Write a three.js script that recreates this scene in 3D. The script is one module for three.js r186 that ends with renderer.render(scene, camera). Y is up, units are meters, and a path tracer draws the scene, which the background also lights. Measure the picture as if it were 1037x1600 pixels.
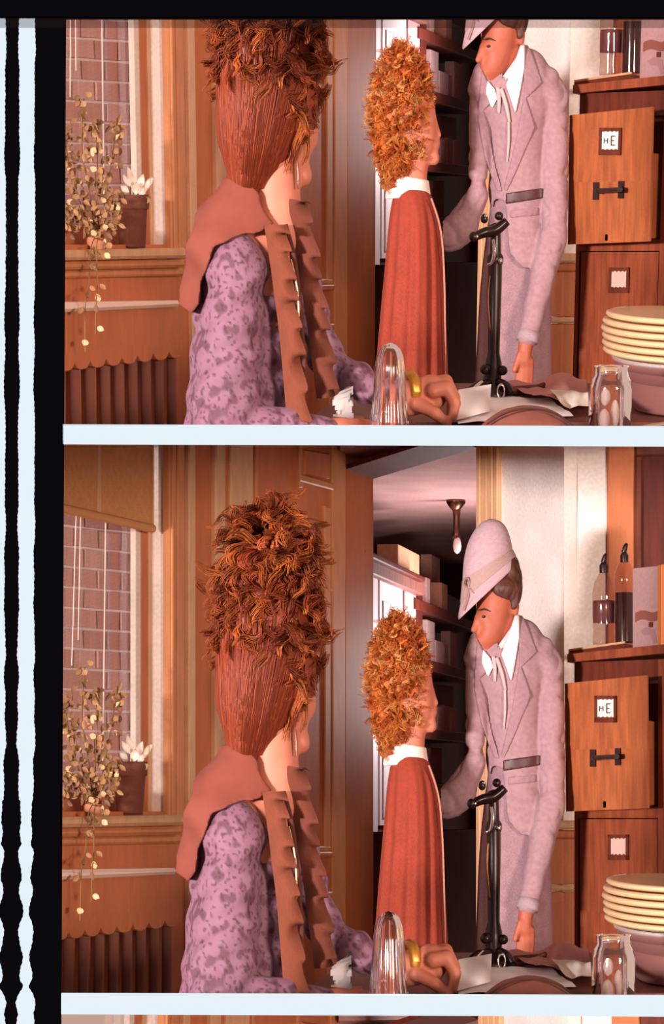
import * as THREE from 'three';
import { mergeGeometries } from 'three/addons/utils/BufferGeometryUtils.js';
import { ImprovedNoise } from 'three/addons/math/ImprovedNoise.js';
import { RectAreaLightUniformsLib } from 'three/addons/lights/RectAreaLightUniformsLib.js';

// ---------------------------------------------------------------- camera, sky, lamps, exposure
const F = 3600, CX = 518.5, CY = 800, HORIZON = 1212;          // focal length and horizon of the 1037 x 1600 picture
const scene = new THREE.Scene();
const camera = new THREE.PerspectiveCamera(2 * Math.atan(800 / F) * 180 / Math.PI, 1037 / 1600, 0.05, 60);
const EYE = new THREE.Vector3(0, 1.2, 0), PITCH = Math.atan((HORIZON - CY) / F);
camera.position.copy(EYE); camera.rotation.set(PITCH, 0, 0); camera.updateMatrixWorld();
scene.background = new THREE.Color().setRGB(0.62, 0.41, 0.34);   // warm daylight all round the two sets
const renderer = new THREE.WebGLRenderer();
renderer.toneMapping = THREE.LinearToneMapping; renderer.toneMappingExposure = 1.0;
renderer.shadowMap.enabled = true;
RectAreaLightUniformsLib.init();
const KEY = { at: [-4.2, 0.04, 2.2], to: [0.2, 0.3, -4.8], size: [0.9, 0.40], power: 1000, color: [1.0, 0.92, 0.90] };  // out of view behind the camera, lights the sets from the left
const FILL = { at: [3.0, 0.05, 1.5], to: [-0.15, 0.1, -4.8], size: [1.0, 0.4], power: 235, color: [1.0, 0.82, 0.70] };  // out of view behind the camera, placed to light the left wall
const HALL = { at: [0.53, 0.26, -6.55], to: [0.06, 0.48, -6.45], size: [0.12, 0.36], power: 62, color: [1.0, 0.90, 0.90] };  // unseen, placed to light the white cupboard and the hall ceiling
const STEP = 0.2448;                                             // the angle between one film frame and the next

// ---------------------------------------------------------------- numbers
let seed = 7;
const rnd = () => { seed = (seed * 1664525 + 1013904223) >>> 0; return seed / 4294967296; };
const rr = (a, b) => a + (b - a) * rnd();
const perlin = new ImprovedNoise(), noise = (x, y, z = 0) => perlin.noise(x + 31.7, y + 11.3, z + 5.9);
const lerp = (a, b, t) => a + (b - a) * t, clamp = (x, a, b) => Math.min(b, Math.max(a, x));
const smooth = (a, b, x) => { const t = clamp((x - a) / (b - a), 0, 1); return t * t * (3 - 2 * t); };
const V = (x, y, z) => new THREE.Vector3(x, y, z);

// ---------------------------------------------------------------- from the picture to the place
function ray(px, py) {
  const a = (px - CX) / F, b = (CY - py) / F, c = Math.cos(PITCH), s = Math.sin(PITCH);
  return V(a, b * c + s, b * s - c);
}
function at(px, py, depth) { const r = ray(px, py); return r.multiplyScalar(depth / -r.z).add(EYE); }
// a thing about D metres away is drawn in its own units (1 unit = D / F metres): x right, y down, z towards the viewer
const frame = (D) => (x, y, z) => { const p = at(x, y, D); p.z += z * D / F; return p; };
// upright planes: through picture column px at depth d, running sideways by slope per metre of depth (null: face on)
function plane(px, d, slope, out = 0) {
  const p = at(px, HORIZON, d), u = slope === null ? V(1, 0, 0) : V(slope, 0, -1).normalize();
  const n = V(0, 1, 0).cross(u).normalize(); if (n.dot(EYE.clone().sub(p)) < 0) n.negate();
  return { p: p.addScaledVector(n, out), n, u };
}
function hit(pl, px, py, out = 0) {
  const r = ray(px, py), q = pl.p.clone().addScaledVector(pl.n, out).sub(EYE);
  return r.multiplyScalar(q.dot(pl.n) / r.dot(pl.n)).add(EYE);
}
// the picture row at which height h shows in column px of a plane, or at depth D
const rowOf = (h, point) => { let a = 500, b = 1800; for (let i = 0; i < 44; i++) { const c = (a + b) / 2; if (point(c).y > h) a = c; else b = c; } return a; };
const level = (y0, d0) => ({ h: at(CX, y0, d0).y });
function hitLevel(h, px, py) { const r = ray(px, py); return r.multiplyScalar((h - EYE.y) / r.y).add(EYE); }

// ---------------------------------------------------------------- shapes
function triGeo(pos, uv, col) {
  const g = new THREE.BufferGeometry();
  g.setAttribute('position', new THREE.Float32BufferAttribute(pos, 3));
  g.setAttribute('uv', new THREE.Float32BufferAttribute(uv, 2));
  if (col) g.setAttribute('color', new THREE.Float32BufferAttribute(col, 3));
  g.computeVertexNormals();
  return g;
}
// a slab: rings of points from back to front, both ends closed; plan gives 2-D coordinates for the caps and the texture
function rings(list, plan, tone) {
  const pos = [], uv = [], col = [], n = list[0].length;
  const put = (p, extra) => { const [a, b] = plan(p); pos.push(p.x, p.y, p.z); uv.push(a + extra, b); if (tone) col.push(...tone); };
  for (let k = 0; k + 1 < list.length; k++) for (let i = 0; i < n; i++) {
    const j = (i + 1) % n, a = list[k][i], b = list[k][j], c = list[k + 1][j], d = list[k + 1][i];
    const e = a.distanceTo(d);
    for (const [p, x] of [[a, -e], [c, 0], [b, -e], [a, -e], [d, 0], [c, 0]]) put(p, x);
  }
  for (const [ring, flip] of [[list[0], true], [list[list.length - 1], false]]) {
    const flat = ring.map((p) => new THREE.Vector2(...plan(p)));
    for (const f of THREE.ShapeUtils.triangulateShape(flat, [])) for (const i of flip ? [f[2], f[1], f[0]] : f) put(ring[i], 0);
  }
  return triGeo(pos, uv, tone ? col : null);
}
function inset(pts, pl, by) {                                    // a polygon drawn in by so many metres, within its plane
  const q = pts.map((p) => [p.clone().sub(pl.p).dot(pl.u), p.y]);
  let area = 0; q.forEach(([x, y], i) => { const [a, b] = q[(i + 1) % q.length]; area += x * b - a * y; });
  const s = Math.sign(area) * by;
  return pts.map((p, i) => {
    const A = q[(i + q.length - 1) % q.length], B = q[i], Cc = q[(i + 1) % q.length];
    const n1 = [-(B[1] - A[1]), B[0] - A[0]], n2 = [-(Cc[1] - B[1]), Cc[0] - B[0]];
    const l1 = Math.hypot(...n1) || 1, l2 = Math.hypot(...n2) || 1;
    let m = [n1[0] / l1 + n2[0] / l2, n1[1] / l1 + n2[1] / l2]; const dot = (n1[0] * n2[0] + n1[1] * n2[1]) / (l1 * l2);
    const k = s / Math.max(0.5, 1 + dot);
    return p.clone().addScaledVector(pl.u, m[0] * k).add(V(0, m[1] * k, 0));
  });
}
// a board on an upright plane: outline in the picture, back and front distances from the plane, chamfer in metres
function board(pl, poly, out0, out1, ch = 0) {
  const front = poly.map(([x, y]) => hit(pl, x, y, out1));
  const back = front.map((p) => p.clone().addScaledVector(pl.n, out0 - out1));
  const list = [back];
  if (ch) list.push(front.map((p) => p.clone().addScaledVector(pl.n, -ch)), inset(front, pl, ch)); else list.push(front);
  return rings(list, (p) => [p.clone().sub(pl.p).dot(pl.u), p.y]);
}
const rect = (x0, y0, x1, y1, y2 = y0, y3 = y1) => [[x0, y0], [x1, y2], [x1, y3], [x0, y1]];
// a box from its eight corners: bottom ring and top ring
function hexa(bottom, top) { return rings([bottom, top], (p) => [p.x, p.z]); }
// a flat thing lying on a level plane: outline in the picture
function lying(h, poly, thick) {
  const a = poly.map(([x, y]) => hitLevel(h, x, y)), b = a.map((p) => V(p.x, p.y + thick, p.z));
  return rings([a, b], (p) => [p.x, p.z]);
}
function grid(nu, nv, fn, closeU = false, tone = null) {          // fn(i, j) -> Vector3, an open or closed sheet
  const pos = [], uv = [], idx = [], col = [];
  for (let j = 0; j <= nv; j++) for (let i = 0; i <= nu; i++) {
    const p = fn(closeU && i === nu ? 0 : i, j); pos.push(p.x, p.y, p.z); uv.push(i / nu * 0.4, j / nv * 0.4);
    if (tone) { const c = tone(i, j, p); col.push(c[0], c[1], c[2]); }
  }
  for (let j = 0; j < nv; j++) for (let i = 0; i < nu; i++) {
    const a = j * (nu + 1) + i, b = a + 1, c = a + nu + 1, d = c + 1; idx.push(a, c, b, b, c, d);
  }
  const g = new THREE.BufferGeometry();
  g.setAttribute('position', new THREE.Float32BufferAttribute(pos, 3));
  g.setAttribute('uv', new THREE.Float32BufferAttribute(uv, 2));
  if (tone) g.setAttribute('color', new THREE.Float32BufferAttribute(col, 3));
  g.setIndex(idx); g.computeVertexNormals();
  if (closeU) {
    const n = g.attributes.normal;
    for (let j = 0; j <= nv; j++) { const a = j * (nu + 1), b = a + nu; n.setXYZ(b, n.getX(a), n.getY(a), n.getZ(a)); }
  }
  return g;
}
// turned on an upright axis: profile of [radius, y] in picture units
function turned(map, cx, profile, seg = 28, zc = 0, zs = 1, lean = 0) {
  const y0 = profile[0][1];
  return grid(seg, profile.length - 1, (i, j) => {
    const t = -i / seg * Math.PI * 2, [r, y] = profile[j];
    return map(cx + Math.cos(t) * r + lean * (y - y0), y, zc + Math.sin(t) * r * zs);
  }, true);
}
// a tube through points [x, y, z, r]
function tube(map, pts, sides = 8, tone = null, caps = true) {
  const P = pts.map((p) => V(p[0], p[1], p[2])), n = P.length;
  let up = V(0.3, 0.2, 1).normalize(); const fr = [];
  for (let k = 0; k < n; k++) {
    const t = P[Math.min(n - 1, k + 1)].clone().sub(P[Math.max(0, k - 1)]).normalize();
    const a = up.clone().addScaledVector(t, -up.dot(t)); if (a.lengthSq() < 1e-4) a.set(t.y, t.z, t.x).addScaledVector(t, -(t.x * t.y + t.y * t.z + t.z * t.x)); a.normalize(); up = a;
    fr.push([a, t.clone().cross(a)]);
  }
  const ringAt = (k, s) => (i) => { const w = -i / sides * Math.PI * 2, r = pts[k][3] * s, [a, b] = fr[k]; return P[k].clone().addScaledVector(a, Math.cos(w) * r).addScaledVector(b, Math.sin(w) * r); };
  const rows = []; if (caps) rows.push([0, 0.001]); for (let k = 0; k < n; k++) rows.push([k, 1]); if (caps) rows.push([n - 1, 0.001]);
  return grid(sides, rows.length - 1, (i, j) => { const q = ringAt(...rows[j])(i); return map(q.x, q.y, q.z); }, true, tone ? (i, j) => tone(rows[j][0] / (n - 1)) : null);
}
function spline(pts, n) {                                         // Catmull-Rom through [x, y, z, r]
  const out = [];
  for (let k = 0; k <= n; k++) {
    const s = k / n * (pts.length - 1), i = Math.min(pts.length - 2, Math.floor(s)), t = s - i;
    const g = (m) => pts[clamp(m, 0, pts.length - 1)];
    out.push(pts[0].map((_, c) => { const [a, b, d, e] = [g(i - 1)[c], g(i)[c], g(i + 1)[c], g(i + 2)[c]]; return 0.5 * (2 * b + (d - a) * t + (2 * a - 5 * b + 4 * d - e) * t * t + (3 * b - a - 3 * d + e) * t * t * t); }));
  }
  return out;
}
const ball = (map, x, y, z, rx, ry = rx, rz = rx, n = 14) => grid(n, n >> 1, (i, j) => {
  const a = -i / n * Math.PI * 2, b = j / (n >> 1) * Math.PI; return map(x + Math.cos(a) * Math.sin(b) * rx, y - Math.cos(b) * ry, z + Math.sin(a) * Math.sin(b) * rz);
}, true);
const join = (...g) => { const l = g.flat(); return mergeGeometries(l.map((x) => { const y = x.index ? x.toNonIndexed() : x.clone(); for (const k of Object.keys(y.attributes)) if (!['position', 'normal', 'uv', 'color'].includes(k)) y.deleteAttribute(k); return y; })); };

// ---------------------------------------------------------------- soft bodies: distance fields meshed on a grid
const cap = (ax, ay, az, ar, bx, by, bz, br) => {
  const dx = bx - ax, dy = by - ay, dz = bz - az, L = dx * dx + dy * dy + dz * dz;
  return (x, y, z) => { const t = clamp(((x - ax) * dx + (y - ay) * dy + (z - az) * dz) / L, 0, 1); return Math.hypot(x - ax - dx * t, y - ay - dy * t, z - az - dz * t) - (ar + (br - ar) * t); };
};
const ell = (cx, cy, cz, rx, ry, rz, tilt = 0) => {
  const c = Math.cos(tilt), s = Math.sin(tilt);
  return (x, y, z) => {
    const X = x - cx, Y = y - cy, p = X * c + Y * s, q = -X * s + Y * c, w = z - cz;
    const k0 = Math.hypot(p / rx, q / ry, w / rz), k1 = Math.hypot(p / rx / rx, q / ry / ry, w / rz / rz);
    return k1 < 1e-9 ? -Math.min(rx, ry, rz) : k0 * (k0 - 1) / k1;
  };
};
const blend = (k, ...fs) => (x, y, z) => { let d = fs[0](x, y, z); for (let i = 1; i < fs.length; i++) { const e = fs[i](x, y, z), h = Math.max(k - Math.abs(d - e), 0) / k; d = Math.min(d, e) - h * h * k * 0.25; } return d; };
const cut = (k, a, b) => (x, y, z) => { const d = a(x, y, z), e = -b(x, y, z), h = Math.max(k - Math.abs(d - e), 0) / k; return Math.max(d, e) + h * h * k * 0.25; };
const outline = (poly) => (x, y) => {                             // distance to a flat outline, negative inside
  let d = 1e18, s = 1;
  for (let i = 0, j = poly.length - 1; i < poly.length; j = i++) {
    const [xi, yi] = poly[i], [xj, yj] = poly[j], ex = xj - xi, ey = yj - yi, wx = x - xi, wy = y - yi, t = clamp((wx * ex + wy * ey) / (ex * ex + ey * ey), 0, 1);
    const bx = wx - ex * t, by = wy - ey * t; d = Math.min(d, bx * bx + by * by);
    const c1 = y >= yi, c2 = y < yj, c3 = ex * wy > ey * wx; if ((c1 && c2 && c3) || (!c1 && !c2 && !c3)) s = -s;
  }
  return s * Math.sqrt(d);
};
function mold(map, f, [x0, y0, z0, x1, y1, z1], cell, tone = null) {
  const nx = Math.ceil((x1 - x0) / cell) + 1, ny = Math.ceil((y1 - y0) / cell) + 1, nz = Math.ceil((z1 - z0) / cell) + 1;
  const v = new Float32Array(nx * ny * nz), id = new Int32Array(nx * ny * nz).fill(-1), at3 = (i, j, k) => (k * ny + j) * nx + i;
  for (let k = 0; k < nz; k++) for (let j = 0; j < ny; j++) for (let i = 0; i < nx; i++) v[at3(i, j, k)] = f(x0 + i * cell, y0 + j * cell, z0 + k * cell);
  const pts = [], idx = [];
  for (let k = 0; k + 1 < nz; k++) for (let j = 0; j + 1 < ny; j++) for (let i = 0; i + 1 < nx; i++) {
    let m = 0; const c = [];
    for (let q = 0; q < 8; q++) { const w = v[at3(i + (q & 1), j + (q >> 1 & 1), k + (q >> 2))]; c.push(w); if (w < 0) m |= 1 << q; }
    if (!m || m === 255) continue;
    let sx = 0, sy = 0, sz = 0, n = 0;
    for (let q = 0; q < 8; q++) for (const b of [1, 2, 4]) if (!(q & b) && (c[q] < 0) !== (c[q | b] < 0)) {
      const t = c[q] / (c[q] - c[q | b]); sx += (q & 1) + (b === 1 ? t : 0); sy += (q >> 1 & 1) + (b === 2 ? t : 0); sz += (q >> 2) + (b === 4 ? t : 0); n++;
    }
    id[at3(i, j, k)] = pts.length; pts.push([x0 + (i + sx / n) * cell, y0 + (j + sy / n) * cell, z0 + (k + sz / n) * cell]);
  }
  const quad = (a, b, c, d, flip) => { if (a < 0 || b < 0 || c < 0 || d < 0) return; if (flip) idx.push(a, c, b, a, d, c); else idx.push(a, b, c, a, c, d); };
  for (let k = 1; k + 1 < nz; k++) for (let j = 1; j + 1 < ny; j++) for (let i = 1; i + 1 < nx; i++) {
    const s = v[at3(i, j, k)] < 0;
    if (s !== v[at3(i + 1, j, k)] < 0) quad(id[at3(i, j - 1, k - 1)], id[at3(i, j, k - 1)], id[at3(i, j, k)], id[at3(i, j - 1, k)], s);
    if (s !== v[at3(i, j + 1, k)] < 0) quad(id[at3(i - 1, j, k - 1)], id[at3(i - 1, j, k)], id[at3(i, j, k)], id[at3(i, j, k - 1)], s);
    if (s !== v[at3(i, j, k + 1)] < 0) quad(id[at3(i - 1, j - 1, k)], id[at3(i, j - 1, k)], id[at3(i, j, k)], id[at3(i - 1, j, k)], s);
  }
  const pos = [], uv = [], col = [];
  for (const [x, y, z] of pts) { const p = map(x, y, z); pos.push(p.x, p.y, p.z); uv.push(x / 900, y / 900); if (tone) col.push(...tone(x, y, z)); }
  const g = new THREE.BufferGeometry();
  g.setAttribute('position', new THREE.Float32BufferAttribute(pos, 3)); g.setAttribute('uv', new THREE.Float32BufferAttribute(uv, 2));
  if (tone) g.setAttribute('color', new THREE.Float32BufferAttribute(col, 3));
  g.setIndex(idx); g.computeVertexNormals();
  return g;
}
function frontZ(f, x, y, from = 160, to = -160) { let z = from; for (let k = 0; k < 90 && z > to; k++) { const d = f(x, y, z); if (d < 0.5) return z; z -= Math.max(0.6, d * 0.8); } return to; }

// ---------------------------------------------------------------- materials
const lin = (hex) => { const c = new THREE.Color(hex); return [c.r, c.g, c.b]; };
function texture(n, fn, rep, srgb = true) {
  const d = new Uint8Array(n * n * 4);
  for (let y = 0; y < n; y++) for (let x = 0; x < n; x++) { const c = fn(x / n, y / n), o = (y * n + x) * 4; d[o] = clamp(c[0], 0, 255); d[o + 1] = clamp(c[1], 0, 255); d[o + 2] = clamp(c[2], 0, 255); d[o + 3] = 255; }
  const t = new THREE.DataTexture(d, n, n); t.wrapS = t.wrapT = THREE.RepeatWrapping; t.magFilter = THREE.LinearFilter; t.minFilter = THREE.LinearFilter;
  if (srgb) t.colorSpace = THREE.SRGBColorSpace; t.repeat.set(rep, rep); t.needsUpdate = true; return t;
}
const wrapNoise = (u, v, f, s = 0) => { const w = (a, b) => noise(a * f, b * f, s); return lerp(lerp(w(u, v), w(u - 1, v), smooth(0.8, 1, u)), lerp(w(u, v - 1), w(u - 1, v - 1), smooth(0.8, 1, u)), smooth(0.8, 1, v)); };
const woodTex = texture(512, (u, v) => {                         // grain running up
  const g = wrapNoise(u, v * 0.12, 46, 1) * 0.6 + wrapNoise(u, v * 0.25, 14, 3) * 0.8 + wrapNoise(u, v, 60, 4) * 0.25, k = 232 + g * 42; return [k, k - 3, k - 6];
}, 3.2);
const softWood = texture(512, (u, v) => { const g = wrapNoise(u, v * 0.12, 46, 1) * 0.6 + wrapNoise(u, v * 0.3, 12, 3) * 0.7 + wrapNoise(u, v, 70, 4) * 0.4, k = 240 + g * 17; return [k, k - 1, k - 2]; }, 3.2);
const plasterTex = texture(512, (u, v) => { const k = 240 + wrapNoise(u, v, 5, 2) * 16 + wrapNoise(u, v, 70, 6) * 14; return [k, k - 1, k - 2]; }, 2);
const clothTex = texture(256, (u, v) => { const k = 236 + wrapNoise(u, v, 90, 8) * 34 + wrapNoise(u, v, 12, 9) * 16; return [k, k, k]; }, 6);
const grit = texture(256, (u, v) => { const k = 128 + wrapNoise(u, v, 60, 12) * 90; return [k, k, k]; }, 5, false);
function mat(color, roughness = 0.7, more = {}) { const m = new THREE.MeshPhysicalMaterial({ color, roughness, side: THREE.DoubleSide, ...more }); return m; }
const wood = (c, r = 0.55, more = {}) => mat(c, r + 0.12, { map: woodTex, specularIntensity: 0.5, ...more });
const panelling = (c) => mat(c, 0.55, { map: softWood, specularIntensity: 0.5 });
const cloth = (c, more = {}) => mat(c, 0.9, { map: clothTex, bumpMap: grit, bumpScale: 0.0006, ...more });
const dyed = (r = 0.85, more = {}) => mat(0xffffff, r, { vertexColors: true, ...more });   // colour carried by the mesh
const M = {
  wallWood: panelling(0xc4724a), wallWoodLight: panelling(0xcc8558), jamb: panelling(0xb4602f), trim: panelling(0xd6a47c),
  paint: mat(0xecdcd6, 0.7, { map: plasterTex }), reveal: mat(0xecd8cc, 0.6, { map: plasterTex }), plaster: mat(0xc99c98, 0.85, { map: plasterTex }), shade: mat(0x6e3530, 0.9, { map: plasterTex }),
  blind: mat(0xd08e58, 0.9, { map: clothTex }), mortar: mat(0xe6d0d4, 0.95, { map: plasterTex }), pane: mat(0xffffff, 0.05, { transmission: 1, thickness: 0, ior: 1.45 }),
  iron: mat(0x8f5546, 0.55, { bumpMap: grit, bumpScale: 0.001 }), darkWood: wood(0x5c2219, 0.5), shelfWood: wood(0x6a2c20, 0.45), cabinet: wood(0x93492f, 0.42), cabinetDark: wood(0x6b3022, 0.45), drawer: wood(0xb2623a, 0.42),
  card: mat(0xeadbd2, 0.8), ink: mat(0x4a3434, 0.9), blackMetal: mat(0x2a1818, 0.3, { metalness: 0.35 }), chrome: mat(0xd8c8c4, 0.18, { metalness: 1 }), brassDark: mat(0x6a4434, 0.3, { metalness: 0.9 }),
  black: mat(0x030305, 1, { specularIntensity: 0 }), glass: mat(0xf4e6e2, 0.04, { transmission: 1, thickness: 0, ior: 1.45 }), cola: mat(0x2a0f0e, 0.15), glassThick: mat(0xfff6f4, 0.06, { transmission: 1, thickness: 0.004, ior: 1.35 }),
};

// ---------------------------------------------------------------- things and their parts
const taken = new Map(), SET = [];                                // SET: what stands in the lower frame and again in the upper one
function numbered(name) { const n = taken.get(name) ?? 0; taken.set(name, n + 1); return n ? `${name}_${String(n).padStart(3, '0')}` : name; }
const part = (name, geo, m, ...kids) => ({ name, geo, m, kids });
const piece = (name, geo, m, pos, turn = 0) => ({ name, geo, m, pos, turn, kids: [] });   // a copy of a shared shape, at its own place
function build(p, base, parent) {
  let g = p.geo; if (g && !p.pos) { g = g.clone(); g.translate(-base.x, -base.y, -base.z); }
  const o = g ? new THREE.Mesh(g, p.m) : new THREE.Group(); o.name = p.name; o.castShadow = o.receiveShadow = true;
  if (p.pos) { o.position.copy(p.pos).sub(base); if (p.turn.isQuaternion) o.quaternion.copy(p.turn); else o.rotation.y = p.turn; }
  if (p.label) o.userData.label = p.label; if (p.kind) o.userData.kind = p.kind;
  for (const k of p.kids) build(k, base, o);
  parent.add(o); return o;
}
function baseOf(parts) {
  const b = new THREE.Box3();
  const walk = (p) => { if (p.geo && !p.pos) { p.geo.computeBoundingBox(); b.union(p.geo.boundingBox); } else if (p.pos) b.expandByPoint(p.pos); p.kids.forEach(walk); };
  parts.forEach(walk); const c = b.getCenter(V(0, 0, 0)); c.y = b.min.y; return c;
}
function place(name, parts, data, set) {
  const base = baseOf(parts); let o;
  if (parts.length === 1 && !parts[0].pos) { o = build(parts[0], base, scene); } else { o = new THREE.Group(); scene.add(o); for (const p of parts) build(p, base, o); }
  o.position.copy(base); o.name = numbered(name); Object.assign(o.userData, data);
  if (set) SET.push(o); return o;
}
const IN_LOWER = ' in the lower film frame', IN_UPPER = ' in the upper film frame';
const thing = (name, label, category, parts, group) => place(name, parts, { label: label + IN_LOWER, category, ...(group ? { group: group + IN_LOWER } : {}) }, true);
const struct = (name, parts, label) => { const o = place(name, parts, { kind: 'structure', ...(label ? { label: label + IN_LOWER } : {}) }, true); return o; };
const withKids = (p, kids) => { p.kids = kids; return p; };

// ================================================================ the setting
const TOP = 684, LOW = 1570;
const L = plane(98, 4.3, 0.3956);
const depthOf = (pl, px) => -hit(pl, px, HORIZON).z;
const A = plane(583, depthOf(L, 583), -0.4147);
const B = plane(880, depthOf(A, 880), null);

{ // panelled left wall with the window opening
  const body = join(board(L, rect(262, TOP, 583, LOW), -0.04, 0), board(L, rect(20, 1268, 264, LOW), -0.04, 0));
  const mould = (x0, x1, out, y0 = TOP, y1 = LOW, m = M.wallWoodLight, ch = 0.002) => part('moulding', board(L, rect(x0, y0, x1, y1), -0.005, out, ch), m);
  const kids = [
    mould(265, 289, 0.010, TOP, 1290, M.wallWoodLight, 0.003), mould(270, 274, 0.015, TOP, 1276), mould(278, 284, 0.014, TOP, 1276), mould(296, 306, 0.010, TOP, LOW, M.trim, 0.003),
    mould(338, 353, 0.012, TOP, LOW, M.trim, 0.004), part('panel', board(L, rect(361, TOP, 396, 1500), -0.005, 0.007, 0.003), M.trim), mould(400, 404, 0.008),
    mould(520, 540, 0.008, TOP, LOW, M.wallWoodLight, 0.003), part('door_jamb', board(L, rect(540, TOP, 583, LOW), -0.005, 0.004, 0.001), M.jamb),
    mould(468, 473, 0.008, TOP, 762), part('panel', board(L, [[476, 702], [516, 708], [516, 750], [476, 742]], -0.005, 0.006, 0.004), M.wallWood),
    part('moulding', board(L, [[470, 740], [522, 755], [522, 766], [470, 752]], -0.005, 0.012, 0.003), M.wallWoodLight),
    part('moulding', board(L, [[508, 790], [517, 793], [517, 1340], [508, 1340]], -0.005, 0.008, 0.003), M.wallWoodLight),
    part('panel', board(L, [[440, 800], [500, 812], [500, 1318], [440, 1318]], -0.005, 0.006, 0.005), M.wallWood),
    part('moulding', board(L, [[440, 1322], [517, 1322], [517, 1331], [440, 1332]], -0.005, 0.009, 0.003), M.wallWoodLight),
    part('moulding', board(L, [[440, 1332], [520, 1331], [520, 1340], [440, 1343]], -0.005, 0.016, 0.003), M.wallWood),
    part('moulding', board(L, [[440, 1400], [520, 1393], [520, 1402], [440, 1411]], -0.005, 0.016, 0.003), M.wallWoodLight),
    part('panel', board(L, [[440, 1420], [508, 1418], [508, LOW], [440, LOW]], -0.005, 0.006, 0.005), M.wallWood),
    part('moulding', board(L, [[512, 1404], [518, 1404], [518, LOW], [512, LOW]], -0.005, 0.008, 0.002), M.wallWoodLight),
  ];
  struct('wall_left', [withKids(part('wall_left', body, M.wallWood), kids)], 'warm brown panelled wall behind the seated woman');
}
{ // window: reveal, sash, glass
  struct('window_1', [
    part('reveal', board(L, rect(261.5, TOP, 266, 1275), -0.040, 0.0015), M.reveal),  // sunlit look of the reveal put into its pale colour
    part('casing', board(L, rect(221, TOP, 244, 1275), -0.044, -0.038, 0.001), M.wallWood),
    part('bead', board(L, rect(233, TOP, 237, 1275), -0.040, -0.034, 0.001), M.trim),
    part('sash_stile', board(L, rect(212, TOP, 221, 1275), -0.052, -0.040, 0.001), M.reveal),  // pale colour stands for the lit edge of the stile
    part('sash_rail', board(L, rect(20, 1238, 222, 1275), -0.062, -0.047, 0.003), M.wallWood),
    part('window_pane', board(L, rect(20, TOP, 214, 1245), -0.0561, -0.056), M.pane),
  ], 'window with a pale reveal beside the panelled wall');
}
{ // brick wall across the alley, brick by brick
  const E = plane(150, 5.6, 0.9), s = (px) => hit(E, px, HORIZON).sub(E.p).dot(E.u), s0 = s(20), s1 = s(330), y0 = at(98, 1300, 5.6).y, y1 = at(98, 735, 5.6).y;
  const corner = (a, y, o) => E.p.clone().addScaledVector(E.u, a).addScaledVector(E.n, o).setY(y);
  const back = rings([[corner(s0, y0, -0.05), corner(s1, y0, -0.05), corner(s1, y1, -0.05), corner(s0, y1, -0.05)], [corner(s0, y0, 0), corner(s1, y0, 0), corner(s1, y1, 0), corner(s0, y1, 0)]], (p) => [p.x, p.y]);
  const kids = [], turn = Math.atan2(-E.u.z, E.u.x), bl = 0.070, bh = 0.042, j = 0.007;
  const shapes = [0, 1, 2].map((k) => { const g = new THREE.BoxGeometry(bl, bh, 0.02, 2, 1, 1), p = g.attributes.position; for (let i = 0; i < p.count; i++) p.setXYZ(i, p.getX(i) * (1 - 0.02 * (k & 1)) + noise(p.getX(i) * 60, p.getY(i) * 60, k) * 0.003, p.getY(i) + noise(p.getY(i) * 70, k, p.getX(i) * 50) * 0.002, p.getZ(i)); g.computeVertexNormals(); return g; });
  const tones = [0xc48a86, 0xb87c78, 0xcc9894].map((c) => mat(c, 0.95, { map: plasterTex, bumpMap: grit, bumpScale: 0.001 }));
  let row = 0;
  for (let y = y0 + bh / 2; y < y1; y += bh + j, row++) for (let a = s0 + (row & 1 ? 0.015 : -0.02); a < s1 + bl / 2; a += bl + j)
    kids.push(piece('brick', shapes[Math.floor(rnd() * 3)], tones[Math.floor(rnd() * 3)], corner(a, y, rr(-0.003, 0.002)), turn));
  struct('wall_exterior', [withKids(part('wall_exterior', back, M.mortar), kids)], 'rose brick wall seen through the window');
}
{ // doorway: lintel over the opening, hall ceiling and walls behind
  const h = EYE.y + 0.752, f0 = hit(L, 540, HORIZON), f1 = hit(L, 584, HORIZON), r1 = hit(A, 748, HORIZON), r0 = r1.clone().add(f0).sub(f1), lift = (v, y) => V(v.x, y, v.z);
  struct('trim_1', [part('trim_1', hexa([f0, f1, r1, r0].map((v) => lift(v, h)), [f0, f1, r1, r0].map((v) => lift(v, h + 0.012))), M.darkWood)], 'dark wooden door lintel seen from below');
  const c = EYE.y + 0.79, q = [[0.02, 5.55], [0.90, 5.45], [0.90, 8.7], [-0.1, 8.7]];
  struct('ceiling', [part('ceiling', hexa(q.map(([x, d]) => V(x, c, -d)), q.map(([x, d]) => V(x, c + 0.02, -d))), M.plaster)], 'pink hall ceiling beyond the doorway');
  const H = plane(600, 8.6, null);
  struct('wall_hall', [part('wall_hall', join(board(H, rect(520, 700, 800, LOW), -0.03, 0), hexa([[0.36, 5.5], [0.75, 5.45], [0.75, 8.7], [0.50, 8.7]].map(([x, d]) => V(x + 0.38, at(600, LOW, d).y, -d)), [[0.36, 5.5], [0.75, 5.45], [0.75, 8.7], [0.50, 8.7]].map(([x, d]) => V(x + 0.38, c, -d))), hexa([[0.02, 5.95], [0.10, 5.95], [0.10, 8.7], [0.02, 8.7]].map(([x, d]) => V(x - 0.06, at(600, LOW, d).y, -d)), [[0.02, 5.95], [0.10, 5.95], [0.10, 8.7], [0.02, 8.7]].map(([x, d]) => V(x - 0.06, c, -d)))), M.shade)], 'dark hall walls beyond the doorway');  // shade of the hall put into the dark wall colour
}
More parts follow.
